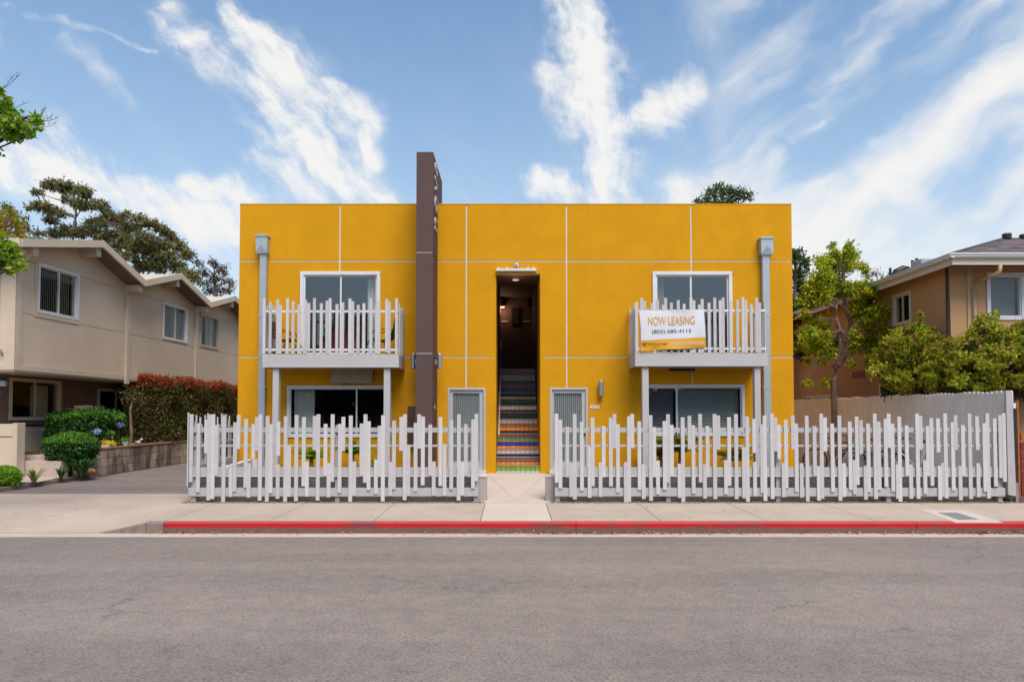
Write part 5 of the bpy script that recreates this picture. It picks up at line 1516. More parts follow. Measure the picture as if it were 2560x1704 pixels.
V = np.array([[tuple(p) for p in s_[:4]] for s_ in sh]).reshape(-1, 3); F = np.arange(len(V)).reshape(-1, 4)
V2 = np.array([[tuple(s_[4]), tuple(s_[5]), tuple(s_[1]), tuple(s_[0])] for s_ in sh]).reshape(-1, 3)
Vall = np.concatenate([V.reshape(-1, 4, 3), V2.reshape(-1, 4, 3)], 1)
Fs = []
Vm = Vall[:, [0, 1, 2, 3, 4, 5], :].reshape(-1, 3)
nsh = len(sh); idx = np.arange(nsh)[:, None] * 6
F = np.concatenate([idx + np.array([[0, 1, 2, 3]]), idx + np.array([[4, 5, 1, 0]])], 0)
so = fast_mesh('shingles', Vm, F, M['shingle'], RH); so['kind'] = 'stuff'
# hip ridge caps
MB().tube([(EX, EY, rz + .02), (EX + rl, EY + rl, rz + rl * pitch + .02), (EX + Wd + 2, EY + rl, rz + rl * pitch + .02)], .035, 6).build('ridge_cap', M['shingle'], RH)
# roof vents
def turbine(px, py, Y):
    p = at(px, py, Y); MB().lathe((p.x, Y, p.z - .30), [(.08, 0), (.08, .2), (.125, .23), (.135, .36), (.115, .40), (.03, .41)], 14).build('roof_vent', M['black'], RH)
turbine(2517, 592, EY + rl); turbine(2560, 594, EY + rl)
for px, py0, py1, Y in ((2226, 670, 693, 23.2), (2281.5, 651, 675, 20.6), (2292, 646, 668, 20.2)):
    p = at(px, py1, Y); MB().tube([(p.x, Y, p.z - .3), (p.x, Y, at(px, py0, Y).z)], .045, 8).build('vent_pipe', M['black'], RH)
p = at(2320, 660, 19.6); MB().box(p.x - .32, p.x + .32, 19.4, 19.9, p.z - .3, p.z + .12).build('roof_box', M['galv'], RH, bevel=.02)
p = at(2250, 680, 22.0); MB().tube([(p.x - .2, 22, p.z - .2), (p.x - .1, 22, p.z + .0), (p.x + .1, 22, p.z + .1), (p.x + .28, 22, p.z + .08)], [.12, .13, .12, .10], 10).build('goose_vent', M['black'], RH, smooth_=True)
# small pale wall seen over the board fence
pw = tag(empty('garden_wall', (11, 18, 0)), 'small pale wall panel just above the tall board fence under the shrubs', 'wall')
MB().box(X_(2203, 980, 19.2), X_(2203, 980, 19.2) + 1.3, 19.2, 19.3, .1, Z_(955, 19.2)).build('wall_body', M['whitefence'], pw)
# ------------------------------------------------------------------ vegetation
L_euc = leaf_mat('eucalyptus_leaf', [(0.06, 0.07, 0.025), (0.17, 0.175, 0.055), (0.26, 0.25, 0.09), (0.32, 0.28, 0.14)], .4)
L_euc2 = leaf_mat('grey_brown_leaf', [(0.09, 0.07, 0.05), (0.15, 0.12, 0.08), (0.20, 0.15, 0.12), (0.10, 0.10, 0.05)], .3)
L_yel = leaf_mat('yellow_green_leaf', [(0.16, 0.28, 0.012), (0.38, 0.50, 0.015), (0.58, 0.60, 0.02), (0.62, 0.48, 0.03), (0.22, 0.36, 0.015), (0.08, 0.15, 0.01)], .5)
L_shr = leaf_mat('shrub_leaf', [(0.03, 0.08, 0.01), (0.18, 0.32, 0.015), (0.42, 0.50, 0.02), (0.58, 0.56, 0.04), (0.50, 0.26, 0.05), (0.20, 0.30, 0.015)], .5)
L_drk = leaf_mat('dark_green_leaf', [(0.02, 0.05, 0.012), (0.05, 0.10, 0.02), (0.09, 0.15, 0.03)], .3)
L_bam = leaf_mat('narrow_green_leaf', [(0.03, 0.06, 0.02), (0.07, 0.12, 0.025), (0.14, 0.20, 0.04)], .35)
L_hed = leaf_mat('hedge_leaf', [(0.015, 0.045, 0.012), (0.03, 0.09, 0.018), (0.07, 0.17, 0.03)], .25, .35)
L_hedl = leaf_mat('fresh_hedge_leaf', [(0.06, 0.19, 0.02), (0.12, 0.30, 0.03), (0.17, 0.36, 0.035)], .35, .35)
L_red = leaf_mat('red_tip_leaf', [(0.35, 0.035, 0.02), (0.50, 0.10, 0.03), (0.28, 0.03, 0.02), (0.45, 0.18, 0.04)], .35, .4)
L_pho = leaf_mat('dark_photinia_leaf', [(0.02, 0.045, 0.012), (0.045, 0.075, 0.02), (0.13, 0.035, 0.02), (0.07, 0.12, 0.02), (0.25, 0.08, 0.025), (0.06, 0.11, 0.02), (0.10, 0.15, 0.03)], .25, .4)
L_gold = leaf_mat('golden_leaf', [(0.35, 0.27, 0.02), (0.50, 0.38, 0.025), (0.25, 0.24, 0.02), (0.12, 0.14, 0.015)], .4)
L_str = leaf_mat('street_tree_leaf', [(0.09, 0.22, 0.015), (0.18, 0.38, 0.02), (0.30, 0.48, 0.03), (0.36, 0.32, 0.04)], .5)
L_lime = leaf_mat('lime_leaf', [(0.12, 0.30, 0.02), (0.22, 0.42, 0.03), (0.30, 0.48, 0.05)], .4)
B_dark = leaf_mat('strap_leaf', [(0.015, 0.06, 0.015), (0.03, 0.11, 0.02), (0.06, 0.17, 0.03)], .25, .4)
B_lite = leaf_mat('pale_strap_leaf', [(0.14, 0.20, 0.03), (0.26, 0.30, 0.06), (0.10, 0.16, 0.02)], .3)
B_palm = leaf_mat('palm_leaf', [(0.10, 0.24, 0.01), (0.20, 0.36, 0.015), (0.30, 0.42, 0.03)], .45)
B_palm2 = leaf_mat('dark_palm_leaf', [(0.02, 0.08, 0.02), (0.06, 0.15, 0.02), (0.20, 0.22, 0.02), (0.30, 0.22, 0.02)], .35)
F_pur = leaf_mat('violet_petal', [(0.30, 0.26, 0.55), (0.45, 0.38, 0.70), (0.55, 0.50, 0.78)], .4)
F_blu = leaf_mat('pale_blue_petal', [(0.40, 0.48, 0.80), (0.55, 0.62, 0.88)], .4)
F_yel = leaf_mat('yellow_petal', [(0.75, 0.55, 0.02), (0.80, 0.65, 0.05)], .3)

def trunk_px(lst, Y): return [at(a, b, Y + (c[0] if c else 0)) for a, b, *c in lst]

# --- eucalyptus trees far behind the left house
Zs = lambda l: [(a * .2717, 420 + b * .2717, c * .2717, d * .2717) for a, b, c, d in l]
EUC = [
 ('tall eucalyptus with spreading open crown behind the left roof', [(660, 760), (690, 500), (700, 420), (690, 330)],
  [(450,150,70,40),(560,160,80,45),(640,200,80,50),(760,210,70,50),(800,260,50,35),(350,220,45,32),(330,330,50,30),(400,350,70,40),(270,360,45,16),(480,400,70,40),(560,410,50,35),(450,470,70,32),(610,290,40,30),(700,330,60,40),(770,350,60,40),(870,330,70,45),(950,350,50,40),(600,570,90,45),(520,600,70,40),(700,590,80,45),(820,570,80,50),(360,600,50,22),(840,480,40,30)], 'a'),
 ('broad dense eucalyptus between the two left gables', [(1280, 1100), (1240, 800), (1260, 650), (1230, 520)],
  [(930,470,60,45),(900,600,70,50),(900,690,80,50),(1000,620,80,55),(1080,620,80,50),(1000,800,80,50),(1000,430,70,45),(1080,480,80,50),(1150,420,50,25),(960,520,50,35),(1280,470,70,40),(1200,560,90,60),(1330,500,60,35),(1420,510,60,35),(1480,560,70,50),(1560,620,60,50),(1590,660,40,40),(1350,640,90,60),(1150,650,70,50),(1250,720,100,55),(1400,740,90,55),(1500,700,80,50),(1640,720,70,50),(1400,820,110,60),(1560,820,90,55),(1720,790,60,50),(1300,900,90,45),(1480,910,90,45),(1640,900,80,45),(1700,960,60,40),(1060,720,60,40),(1160,800,60,40),(1780,1000,60,50),(1620,1000,70,40)], 'a'),
 ('thin grey brown tree with airy twigs left of the yellow building', [(1990, 1300), (1980, 1100), (1970, 980)],
  [(1950,870,50,40),(2040,930,60,50),(1880,960,60,45),(2000,1030,80,45),(2110,1040,50,40),(2120,1110,40,30),(1940,1110,70,35),(2050,1130,60,30),(1830,870,40,30),(1860,1050,50,30)], 'b')]
for i, (lab, tk, cl, kind) in enumerate(EUC):
    Y = 46 + i * 1.5
    tk = [at(a * .2717, 420 + b * .2717, Y) for a, b in tk]; tk = [Vector((tk[0].x, Y, 0))] + tk
    root = tag(empty('eucalyptus_tree', (tk[0].x, Y, 0)), lab, 'tree', 'eucalyptus trees behind the left house')
    C = px_clumps(Zs(cl), Y, 0, spread=1.6)
    b = MB(); b.tube(tk, [.26, .17, .12, .08, .05][:len(tk)], 8); branches(b, tk[1:], C, .055, .015, 5, .02)
    b.build('trunk', M['bark_grey'], root)
    P = clump_cloud(C, 2600 if kind == 'a' else 1100, sub=18, tight=.26)
    leaves('crown', P, .27, .085, L_euc if kind == 'a' else L_euc2, root, droop=.5, up=.8)

# --- tree above the roof, trees at the right corner
def simple_tree(name, lab, Y, clumps, trunk_pts, mat_, dens, L, W, spread=.8, sub=12, tight=.25, group=None, droop=.2, r0=.06, tr=.14, bark=None, sag=0.0):
    tk = [at(a, b, Y) for a, b in trunk_pts]
    root = tag(empty(name, (tk[0].x, Y, max(0, tk[0].z))), lab, 'tree', group)
    C = px_clumps(clumps, Y, 0, spread=spread)
    b = MB(); n = len(tk); b.tube(tk, [tr * (1 - .65 * i / max(1, n - 1)) for i in range(n)], 8); branches(b, tk, C, r0, .012, 5, sag)
    b.build('trunk', bark or M['bark'], root)
    P = clump_cloud(C, dens, sub=sub, tight=tight)
    leaves('crown', P, L, W, mat_, root, droop=droop, up=1.0)
    return root
simple_tree('bushy_tree', 'rounded green treetop showing above the yellow parapet', 36, [(1805,478,26,18),(1780,490,26,14),(1830,488,26,16),(1860,490,22,15),(1750,505,20,7),(1845,474,14,8),(1775,475,14,9),(1800,520,60,20)],
            [(1810, 1060), (1808, 800), (1806, 600), (1805, 520)], L_bam, 1500, .26, .06, sub=20, tight=.18)
simple_tree('tall_tree', 'dark green tree squeezed against the right corner of the yellow building', 27, [(1985,640,20,26),(2005,660,18,24),(1990,700,26,28),(2010,730,26,26),(1990,770,24,32),(2015,790,24,24),(1985,830,18,36),(1995,880,14,30),(2040,760,20,20),(1960,660,25,30),(1960,760,30,40)],
            [(1975, 1060), (1978, 900), (1985, 760), (1990, 680)], L_drk, 2600, .17, .07, sub=18, tight=.2)
simple_tree('bare_tipped_tree', 'pinkish distant treetop behind the tan roof edge', 40, [(2190,680,16,8),(2215,690,18,6),(2170,690,14,8)], [(2190, 1060), (2190, 720)], L_euc2, 900, .2, .05)

# --- ornamental tree with forked trunk beyond the board fence
Y = 20.8
ot = tag(empty('ornamental_tree', (at(2085, 1040, Y).x, Y, .1)), 'yellow green tree with forked bare trunk right of the yellow building', 'tree')
b = MB(); base_ = at(2090, 1060, Y)
b.tube([Vector((base_.x, Y, .05)), at(2087, 1000, Y), at(2086, 950, Y), at(2090, 912, Y)], [.12, .11, .10, .115], 10)
t1 = [at(2092, 915, Y), at(2098, 890, Y - .05), at(2101, 850, Y - .1), at(2100, 826, Y - .1), at(2092, 800, Y - .1), at(2090, 770, Y - .1), at(2091, 752, Y)]
t2 = [at(2094, 915, Y), at(2108, 893, Y), at(2117, 870, Y + .05), at(2122, 835, Y + .1), at(2126, 800, Y + .1), at(2118, 775, Y + .1), at(2110, 745, Y), at(2108, 715, Y), at(2104, 700, Y)]
b.tube(t1, [.075, .07, .06, .055, .05, .04, .03], 8); b.tube(t2, [.10, .09, .085, .08, .075, .065, .06, .055, .05], 8)
for pts, r in (([(2104, 702), (2092, 680), (2086, 655), (2084, 640)], .03), ([(2104, 702), (2106, 665), (2110, 640), (2120, 610)], .028), ([(2106, 705), (2112, 675), (2124, 650)], .025), ([(2100, 702), (2080, 690), (2060, 670)], .022),
               ([(2109, 740), (2094, 728), (2075, 715)], .025), ([(2116, 775), (2085, 745), (2055, 740)], .02), ([(2120, 800), (2140, 790), (2180, 782), (2225, 770)], .03), ([(2180, 782), (2200, 800), (2206, 830)], .015), ([(2185, 783), (2215, 800), (2222, 822)], .014),
               ([(2092, 800), (2070, 795), (2045, 800), (2020, 830)], .022), ([(2100, 840), (2060, 835), (2040, 860)], .02), ([(2180, 782), (2196, 792), (2198, 842)], .012), ([(2122, 835), (2150, 845), (2185, 840)], .02)):
    b.tube([at(x, y, Y + random.uniform(-.3, .3)) for x, y in pts], [r * (1 - .5 * i / len(pts)) for i in range(len(pts))], 6)
OC = [(2205,815,18,14),(2222,835,16,13),(2200,850,16,14),(2190,890,12,14),(2240,800,12,12),(2060,648,20,14),(2085,642,18,14),(2125,635,16,18),(2122,612,8,9),(2078,612,7,6),(2150,666,14,9),(2070,668,22,12),(2110,660,20,14),(2055,690,24,16),(2085,695,22,14),(2028,715,22,16),(2050,728,24,16),(2085,728,26,16),(2120,720,14,14),(2150,715,20,14),(2170,708,12,9),(2045,748,26,14),(2010,745,16,16),(2175,725,16,11),(2150,752,22,16),(2140,775,16,14),(2195,738,14,9),(2200,778,22,18),(2235,765,14,12),(2225,790,12,16),(2170,795,20,14),(2020,790,16,10),(2045,815,24,16),(2020,830,22,14),(2055,842,22,16),(2080,850,18,14),(2008,862,14,12),(2040,874,22,14),(2068,872,18,14),(2140,842,10,18),(2152,868,9,14),(2185,828,18,16),(2170,850,14,12),(2058,900,12,9),(2015,955,9,9),(2062,958,8,12),(2128,908,7,9),(2022,900,8,8),(2185,872,10,18),(2172,896,8,14),(2135,865,6,10)]
C = px_clumps(OC, Y, 0, spread=.7)
branches(b, t1[3:] + t2[3:], C, .018, .006, 4, .0, frac=.8)
b.build('trunk', M['bark'], ot)
C += px_clumps([(x + random.uniform(-14, 14), y + random.uniform(-8, 14), rx * .7, ry * .8) for x, y, rx, ry in OC if y < 880], Y + .3, 0, spread=.9)
P = clump_cloud(C, 7000, sub=11, tight=.36)
leaves('crown', P, .12, .06, L_yel, ot, droop=.6, up=1.3)

# --- shrub mass over the board fence at the right
outline = [(2178, 905), (2190, 880), (2215, 850), (2245, 832), (2275, 822), (2300, 818), (2330, 825), (2355, 848), (2375, 855), (2400, 855), (2425, 832), (2450, 815), (2470, 805), (2490, 822), (2515, 835), (2535, 825), (2560, 812), (2600, 800)]
def top_at(x):
    for (a, ya), (b_, yb) in zip(outline[:-1], outline[1:]):
        if a <= x <= b_: return ya + (yb - ya) * (x - a) / (b_ - a)
    return outline[-1][1]
SH = []
for x in range(2185, 2680, 15):
    yt = top_at(x); y = yt + 10; 
    while y < (972 if x > 2210 else 945):
        SH.append((x + random.uniform(-7, 7), y, random.uniform(9, 17), random.uniform(6, 11), random.uniform(-1.2, 1.0))); y += random.uniform(13, 19)
for x in range(2190, 2640, 11):
    for k in range(3): SH.append((x + random.uniform(-4, 4), top_at(min(x, 2600)) + 4 - k * 5 - random.uniform(0, 5) * (x % 3), 4.5 - k, 5, 0))
SH += [(2300, 800, 7, 14), (2302, 784, 4, 9), (2455, 800, 12, 10), (2470, 790, 12, 9), (2485, 782, 9, 7), (2488, 795, 9, 8), (2540, 822, 14, 8), (2556, 812, 12, 9), (2560, 828, 14, 12), (2505, 826, 12, 7), (2440, 815, 9, 9)]
for idx, (lab, lo, hi, Ys) in enumerate((('yellow green shrub left of the pair above the tall board fence', 0, 2372, 17.6), ('taller yellow green shrub at the right edge above the board fence', 2372, 3000, 15.9))):
    cl = [s_ for s_ in SH if lo <= s_[0] < hi]
    Y = Ys; cx = 2290 if idx == 0 else 2500
    root = tag(empty('garden_shrub', (at(cx, 1000, Y).x, Y, .1)), lab, 'shrub', 'leafy shrubs above the tall board fence')
    C = px_clumps(cl, Y, 0, spread=.3)
    tk = [Vector((at(cx, 1000, Y).x, Y + .1, .1)), Vector((at(cx, 1000, Y).x + .1, Y + .1, 1.6)), at(cx, 940, Y + .1)]
    b = MB(); b.tube(tk, [.08, .07, .05], 7); branches(b, tk, C, .022, .006, 4, .05, frac=.35)
    for k in range(26):
        xx = random.uniform(max(lo, 2190) + 10, min(hi, 2600)); p0 = at(xx, 1005, Y + random.uniform(-.2, .5)); p1 = at(xx + random.uniform(-30, 30), random.uniform(900, 950), Y)
        b.tube([p0, p0.lerp(p1, .5) + Vector((random.uniform(-.1, .1), 0, 0)), p1], [.012, .01, .006], 4)
    b.build('stems', M['bark_dark'], root)
    P = clump_cloud(C, 7500, sub=9, tight=.30)
    leaves('foliage', P, .085, .05, L_shr, root, up=1.6)
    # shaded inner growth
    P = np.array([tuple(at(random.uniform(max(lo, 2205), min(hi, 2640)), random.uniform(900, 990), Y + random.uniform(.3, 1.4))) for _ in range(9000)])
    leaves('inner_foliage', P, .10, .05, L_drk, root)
    MB().box(at(max(lo, 2215), 1000, Y + 1.5).x, at(min(hi, 2640), 1000, Y + 1.5).x, Y + 1.5, Y + 1.56, .1, Z_(880, Y + 1.5) - .3).build('inner_twigs', M['bark_dark'], root) if False else None

# --- hedges
def box_leaves(x0, x1, y0, y1, z0, z1, n, bulge=.06, faces='xyz+'):
    """points in a thin shell on a box, with an uneven surface"""
    P = []
    A = {'front': (x1 - x0) * (z1 - z0), 'right': (y1 - y0) * (z1 - z0), 'top': (x1 - x0) * (y1 - y0), 'left': (y1 - y0) * (z1 - z0) * .3}
    tot = sum(A.values())
    for f_, a in A.items():
        m_ = int(n * a / tot); u = rng.uniform(0, 1, (m_, 2)); dpt = rng.normal(0, bulge, m_) + .05 * np.sin(u[:, 0] * 23) * np.sin(u[:, 1] * 9)
        if f_ == 'front': q = np.stack([x0 + (x1 - x0) * u[:, 0], y0 + dpt, z0 + (z1 - z0) * u[:, 1]], 1)
        elif f_ == 'right': q = np.stack([x1 + dpt, y0 + (y1 - y0) * u[:, 0], z0 + (z1 - z0) * u[:, 1]], 1)
        elif f_ == 'left': q = np.stack([x0 + dpt, y0 + (y1 - y0) * u[:, 0], z0 + (z1 - z0) * u[:, 1]], 1)
        else: q = np.stack([x0 + (x1 - x0) * u[:, 0], y0 + (y1 - y0) * u[:, 1], z1 + dpt], 1)
        P.append(q)
    Q = np.concatenate(P); k = np.clip((Q[:, 2] - z0) / (z1 - z0), 0, 1)
    Q[:, 2] += k * (.05 * np.sin(Q[:, 0] * 3.1 + Q[:, 1] * 2.3) + .035 * np.sin(Q[:, 1] * 7.7)); Q[:, 0] += .06 * np.sin(Q[:, 1] * 2.9) * np.sin(Q[:, 2] * 4)
    return Q
def hedge(name, lab, x0, x1, y0, y1, z0, z1, n, m_side, m_top, L, W, ntop, cat='hedge', tb=.05):
    root = tag(empty(name, ((x0 + x1) / 2, (y0 + y1) / 2, z0)), lab, cat)
    MB().box(x0 + .12, x1 - .12, y0 + .12, y1 - .12, z0, z1 - .12).build('branches', M['bark_dark'], root)
    leaves('foliage', box_leaves(x0, x1, y0, y1, z0, z1, n), L, W, m_side, root, up=.3)
    if ntop:
        u = rng.uniform(0, 1, (ntop, 2)); z = z1 + np.abs(rng.normal(0, tb, ntop)) - .04 - (rng.uniform(0, 1, ntop) ** 3) * .30
        e = rng.uniform(0, 1, ntop) < .55
        xx = np.where(e, x1 + rng.normal(0, .05, ntop), x0 + (x1 - x0) * u[:, 0]); yy_ = y0 + (y1 - y0) * u[:, 1]
        k = rng.uniform(0, 1, ntop) < .25; yy_ = np.where(k, y0 + rng.normal(0, .05, ntop), yy_); xx = np.where(k, x0 + (x1 - x0) * u[:, 0], xx)
        z = z + .05 * np.sin(xx * 3.1 + yy_ * 2.3) + .035 * np.sin(yy_ * 7.7)
        leaves('new_growth', np.stack([xx, yy_, z], 1), L * .9, W * .9, m_top, root, up=.1, axis=(0, 0, 1.0))
    return root
hedge('red_tip_hedge', 'tall clipped hedge with red new leaves above the block wall', -13.05, -11.62, 23.0, 30.5, .6, 2.93, 42000, L_pho, L_red, .075, .042, 15000, tb=.07)
xg0, xg1 = X_(118, 1060, 19.6), -11.70
hedge('clipped_hedge', 'dark green clipped hedge below the left house windows', xg0, xg1 - .1, 19.6, 20.7, .5, Z_(1038, 19.6), 22000, L_hed, L_hedl, .075, .045, 5000, tb=.04)
def ball_bush(name, lab, px, py, rx, ry, Y, n, m1, m2, L, W, cat='shrub'):
    c = at(px, py, Y); k = Y / FPX; r = np.array([rx * k, rx * k * .8, ry * k])
    root = tag(empty(name, (c.x, Y, max(.06, c.z - r[2]))), lab, cat)
    d_ = unit(rng.normal(size=(n, 3))); P = np.array(c) + d_ * r * (rng.normal(.93, .08, (n, 1)) + .10 * np.sin(d_[:, :1] * 7 + 1) * np.sin(d_[:, 2:] * 6) + .06 * np.sin(d_[:, 1:2] * 13))
    leaves('foliage', P, L, W, m1, root, up=.4)
    d_ = d_[d_[:, 2] > .35][: n // 4]; P = np.array(c) + d_ * r * rng.uniform(1.0, 1.1, (len(d_), 1)); leaves('new_growth', P, L, W, m2, root, axis=(0, 0, 1.0))
    s_ = MB(); s_.lathe((c.x, c.y, c.z), [(r[0] * .3, -r[2] * .8), (r[0] * .68, -r[2] * .4), (r[0] * .72, .1 * r[2]), (r[0] * .4, r[2] * .6)], 12); s_.build('branches', M['bark_dark'], root)
    s_ = MB(); s_.tube([(c.x, c.y, .06), (c.x, c.y, c.z)], .03, 6); s_.build('stem', M['bark_dark'], root)
ball_bush('rounded_bush', 'dome shaped green bush left of the block wall', 178, 1122, 60, 36, 18.3, 9000, L_hed, L_hedl, .07, .04)
ball_bush('low_bush', 'small bright lime bush at the left edge by the driveway edging', 8, 1194, 38, 24, 15.7, 3800, L_lime, L_lime, .06, .035)
ball_bush('low_bush', 'small green bush above the wall cap left of the violet flowers', 262, 1092, 24, 16, 19.9, 1500, L_hed, L_hedl, .06, .035)

def strap_plant(name, lab, px, py, Y, n, ln, wd, m_, arch=.95, up=1.55, cat='plant', z=None, group=None, spread=1.0):
    c = at(px, py, Y); c.z = z if z is not None else c.z
    root = tag(empty(name, tuple(c)), lab, cat, group)
    b = MB(); blades(b, c, n, ln, wd, arch, spread, up); b.build('leaf_blades', m_, root); return root
strap_plant('strappy_plant', 'large dark strap leaved clump against the end of the block wall', 205, 1172, 17.7, 110, .75, .045, B_dark, z=.1)
strap_plant('strappy_plant', 'dark strap leaved clump in front of the low beige wall', 12, 1172, 16.9, 70, .55, .04, B_dark, z=.12)
strap_plant('spider_plant', 'pale thin leaved plant in the bed left of centre near the edging', 84, 1204, 16.2, 46, .55, .024, B_lite, z=.1)
strap_plant('spider_plant', 'thin leaved plant between the pale one and the rock', 152, 1192, 17.2, 40, .5, .026, B_dark, z=.1)
strap_plant('small_grass_tuft', 'small yellow green tuft at the left house wall', 102, 1138, 19.3, 16, .4, .02, B_lite, z=.5)
strap_plant('small_grass_tuft', 'dark tuft at the foot of the beige wall beside the top step', 55, 1136, 19.3, 20, .35, .02, B_dark, z=.5)
c = at(213, 1180, 18.2)
rk = MB(); rk.lathe((0, 0, 0), [(.05, -.1), (.24, -.06), (.27, .02), (.18, .09), (.05, .12)], 9)
rk.v = [(c.x + x * 1.1 + random.uniform(-.02, .02), c.y + y * .8 + random.uniform(-.02, .02), c.z + z + random.uniform(-.015, .015)) for x, y, z in rk.v]
tag(rk.build('garden_rock', M['rock']), 'orange brown rock at the corner of the block wall', 'rock')

# agapanthus
for px, py, r_, mm, lab in ((298, 1062, .115, F_pur, 'round violet agapanthus flower head on a tall stem above the block wall'), (243, 1079, .085, F_blu, 'smaller pale blue agapanthus flower head left of the violet one')):
    Y = 20.3 if px > 280 else 19.35; c = at(px, py, Y)
    root = tag(empty('agapanthus', (c.x, Y, .7)), lab, 'flower')
    MB().tube([(c.x + .03, Y, .45), (c.x + .01, Y, .9), tuple(c)], .009, 6).build('stem', M['tile_dkgreen'], root)
    P = np.array(c) + unit(rng.normal(size=(260, 3))) * r_ * rng.uniform(.5, 1, (260, 1)) * np.array([1.15, 1, .75])
    leaves('flower_head', P, .05, .03, mm, root)
strap_plant('agapanthus_leaves', 'dark strap leaves below the violet flower on the wall', 292, 1100, 20.35, 30, .45, .03, B_dark, z=.75)
# pots on the wall
def pot(px, py, Y, r, h, m_, lab, name='flower_pot'):
    c = at(px, py, Y); root = tag(empty(name, (c.x, Y, c.z)), lab, 'pot')
    MB().lathe(tuple(c), [(r * .7, 0), (r * .98, h * .85), (r * 1.06, h * .86), (r * 1.06, h), (r * .9, h), (r * .85, h * .9)], 16).build('pot_body', m_, root, smooth_=False)
    return c, root
c, r0_ = pot(313, 1113, 20.45, .085, .11, M['white'], 'small white pot with lime succulent on the block wall')
P = np.array(c) + np.array([0, 0, .14]) + rng.normal(0, .045, (220, 3)); leaves('succulent', P, .05, .03, L_lime, r0_)
c = at(270, 1117, 19.6); tr_ = tag(empty('planter_trough', (c.x, 19.6, c.z)), 'low trough of yellow flowers at the near end of the block wall', 'planter')
MB().box(c.x - .12, c.x + .10, 19.45, 19.85, c.z - .03, c.z + .07).build('trough', M['concrete_step'], tr_, bevel=.01)
P = np.array(c) + np.array([0, 0, .12]) + rng.normal(0, 1, (500, 3)) * np.array([.11, .06, .035]); leaves('flowers', P, .04, .028, F_yel, tr_)
c = at(337, 1113, 21.0); tr_ = tag(empty('planter_trough', (c.x, 21.0, c.z)), 'brown trough with sparse stems farther along the block wall', 'planter')
MB().box(c.x - .12, c.x + .10, 20.8, 21.3, c.z - .03, c.z + .07).build('trough', M['cap'], tr_, bevel=.01)
c = at(345, 1110, 21.4)
orn = tag(empty('garden_ornament', (c.x, 21.4, c.z)), 'small white animal shaped ornament on the block wall', 'ornament')
ob = MB(); ob.tube([(c.x - .07, 21.4, c.z + .06), (c.x, 21.4, c.z + .075), (c.x + .07, 21.4, c.z + .07)], [.035, .045, .04], 10)
ob.tube([(c.x + .06, 21.4, c.z + .08), (c.x + .09, 21.4, c.z + .14), (c.x + .10, 21.4, c.z + .17)], [.028, .022, .03], 8); ob.tube([(c.x + .10, 21.4, c.z + .17), (c.x + .15, 21.4, c.z + .15)], [.03, .012], 8)
for dx_ in (-.06, .055):
    for dy_ in (-.02, .02): ob.tube([(c.x + dx_, 21.4 + dy_, c.z + .05), (c.x + dx_, 21.4 + dy_, c.z - .02)], .01, 6)
ob.tube([(c.x - .07, 21.4, c.z + .07), (c.x - .11, 21.4, c.z + .12)], .008, 5)
ob.build('animal_body', M['white'], orn, smooth_=True)
# slim pale trunk between the two hedges
c = at(324, 1070, 20.9); b = MB(); b.tube([(c.x, 20.95, .6), (c.x + .03, 20.95, 1.2), (c.x - .02, 20.95, 1.9), (c.x + .02, 21.1, 2.4)], [.05, .045, .035, .02], 8)
hb_ = tag(empty('young_tree', (c.x, 20.95, .6)), 'slim pale trunk standing between the green and the red hedge', 'tree'); b.build('trunk', M['bark'], hb_)
P = np.array([c.x, 21.1, 2.3]) + rng.normal(0, .16, (700, 3)); leaves('crown', P, .07, .04, L_pho, hb_)

# --- palms and cycads against the yellow wall
def palm(px, py, Y, h, n, ln, m_, lab, wd=.022):
    """short palm: arching ribs with paired leaflets; py is the crown's centre"""
    c = at(px, py, Y); c.z -= .10; root = tag(empty('small_palm', (c.x, Y, .25)), lab, 'palm', 'small palms along the foot of the yellow wall')
    MB().tube([(c.x, Y, .22), (c.x + .01, Y, c.z - .02)], [.06, .045], 8).build('trunk', M['bark'], root)
    b = MB()
    for i in range(n):
        a = 2 * PI * i / n + random.uniform(-.2, .2); o_ = Vector((math.cos(a), math.sin(a) * .55, 0)); el = random.uniform(.45, 1.35); L_ = ln * random.uniform(1.05, 1.45)
        pts = []
        for k in range(9):
            t = k / 8; pts.append(c + o_ * L_ * t * math.cos(el * .5) + Vector((0, 0, L_ * (math.sin(el) * t - .62 * t * t))))
        b.tube(pts, [.006] * 9, 3, cap=False)
        for k in range(1, 9):
            for s_ in (-1, 1):
                for q_ in (0, .5):
                    p = pts[k - 1].lerp(pts[k], q_); t = k / 8; tl = ln * .42 * math.sin(PI * (.18 + .75 * t))
                    side_ = Vector((-o_.y, o_.x, 0)).normalized() * s_; tip = p + side_ * tl * .75 + o_ * tl * .45 + Vector((0, 0, -tl * .35))
                    w_ = (pts[k] - pts[k - 1]).normalized() * wd * .5
                    b.add([tuple(p - w_), tuple(p + w_), tuple(p.lerp(tip, .6) + w_ + Vector((0, 0, .02))), tuple(tip), tuple(p.lerp(tip, .6) - w_ + Vector((0, 0, .02)))], [(0, 1, 2, 3, 4)])
    blades(b, c, 46, ln * .95, wd * .9, .85, .9, 1.55, 6)
    b.build('fronds', m_, root)
palm(778, 1132, 16.6, .9, 16, .42, B_palm, 'bright green palm under the lower left window')
palm(880, 1120, 16.6, .9, 18, .48, B_palm, 'bright green palm left of the dark pylon under the window mullion')
palm(938, 1158, 16.5, .7, 12, .34, B_palm, 'low lime palm beside the left balcony post')
palm(1700, 1112, 16.5, 1.0, 18, .72, B_palm2, 'tallest dark palm under the lower right window')
palm(1650, 1125, 16.8, 1.0, 12, .5, B_palm2, 'dark palm half hidden by the right balcony post')
palm(1838, 1136, 16.6, .9, 15, .55, B_palm2, 'dark palm near the right hand downspout')

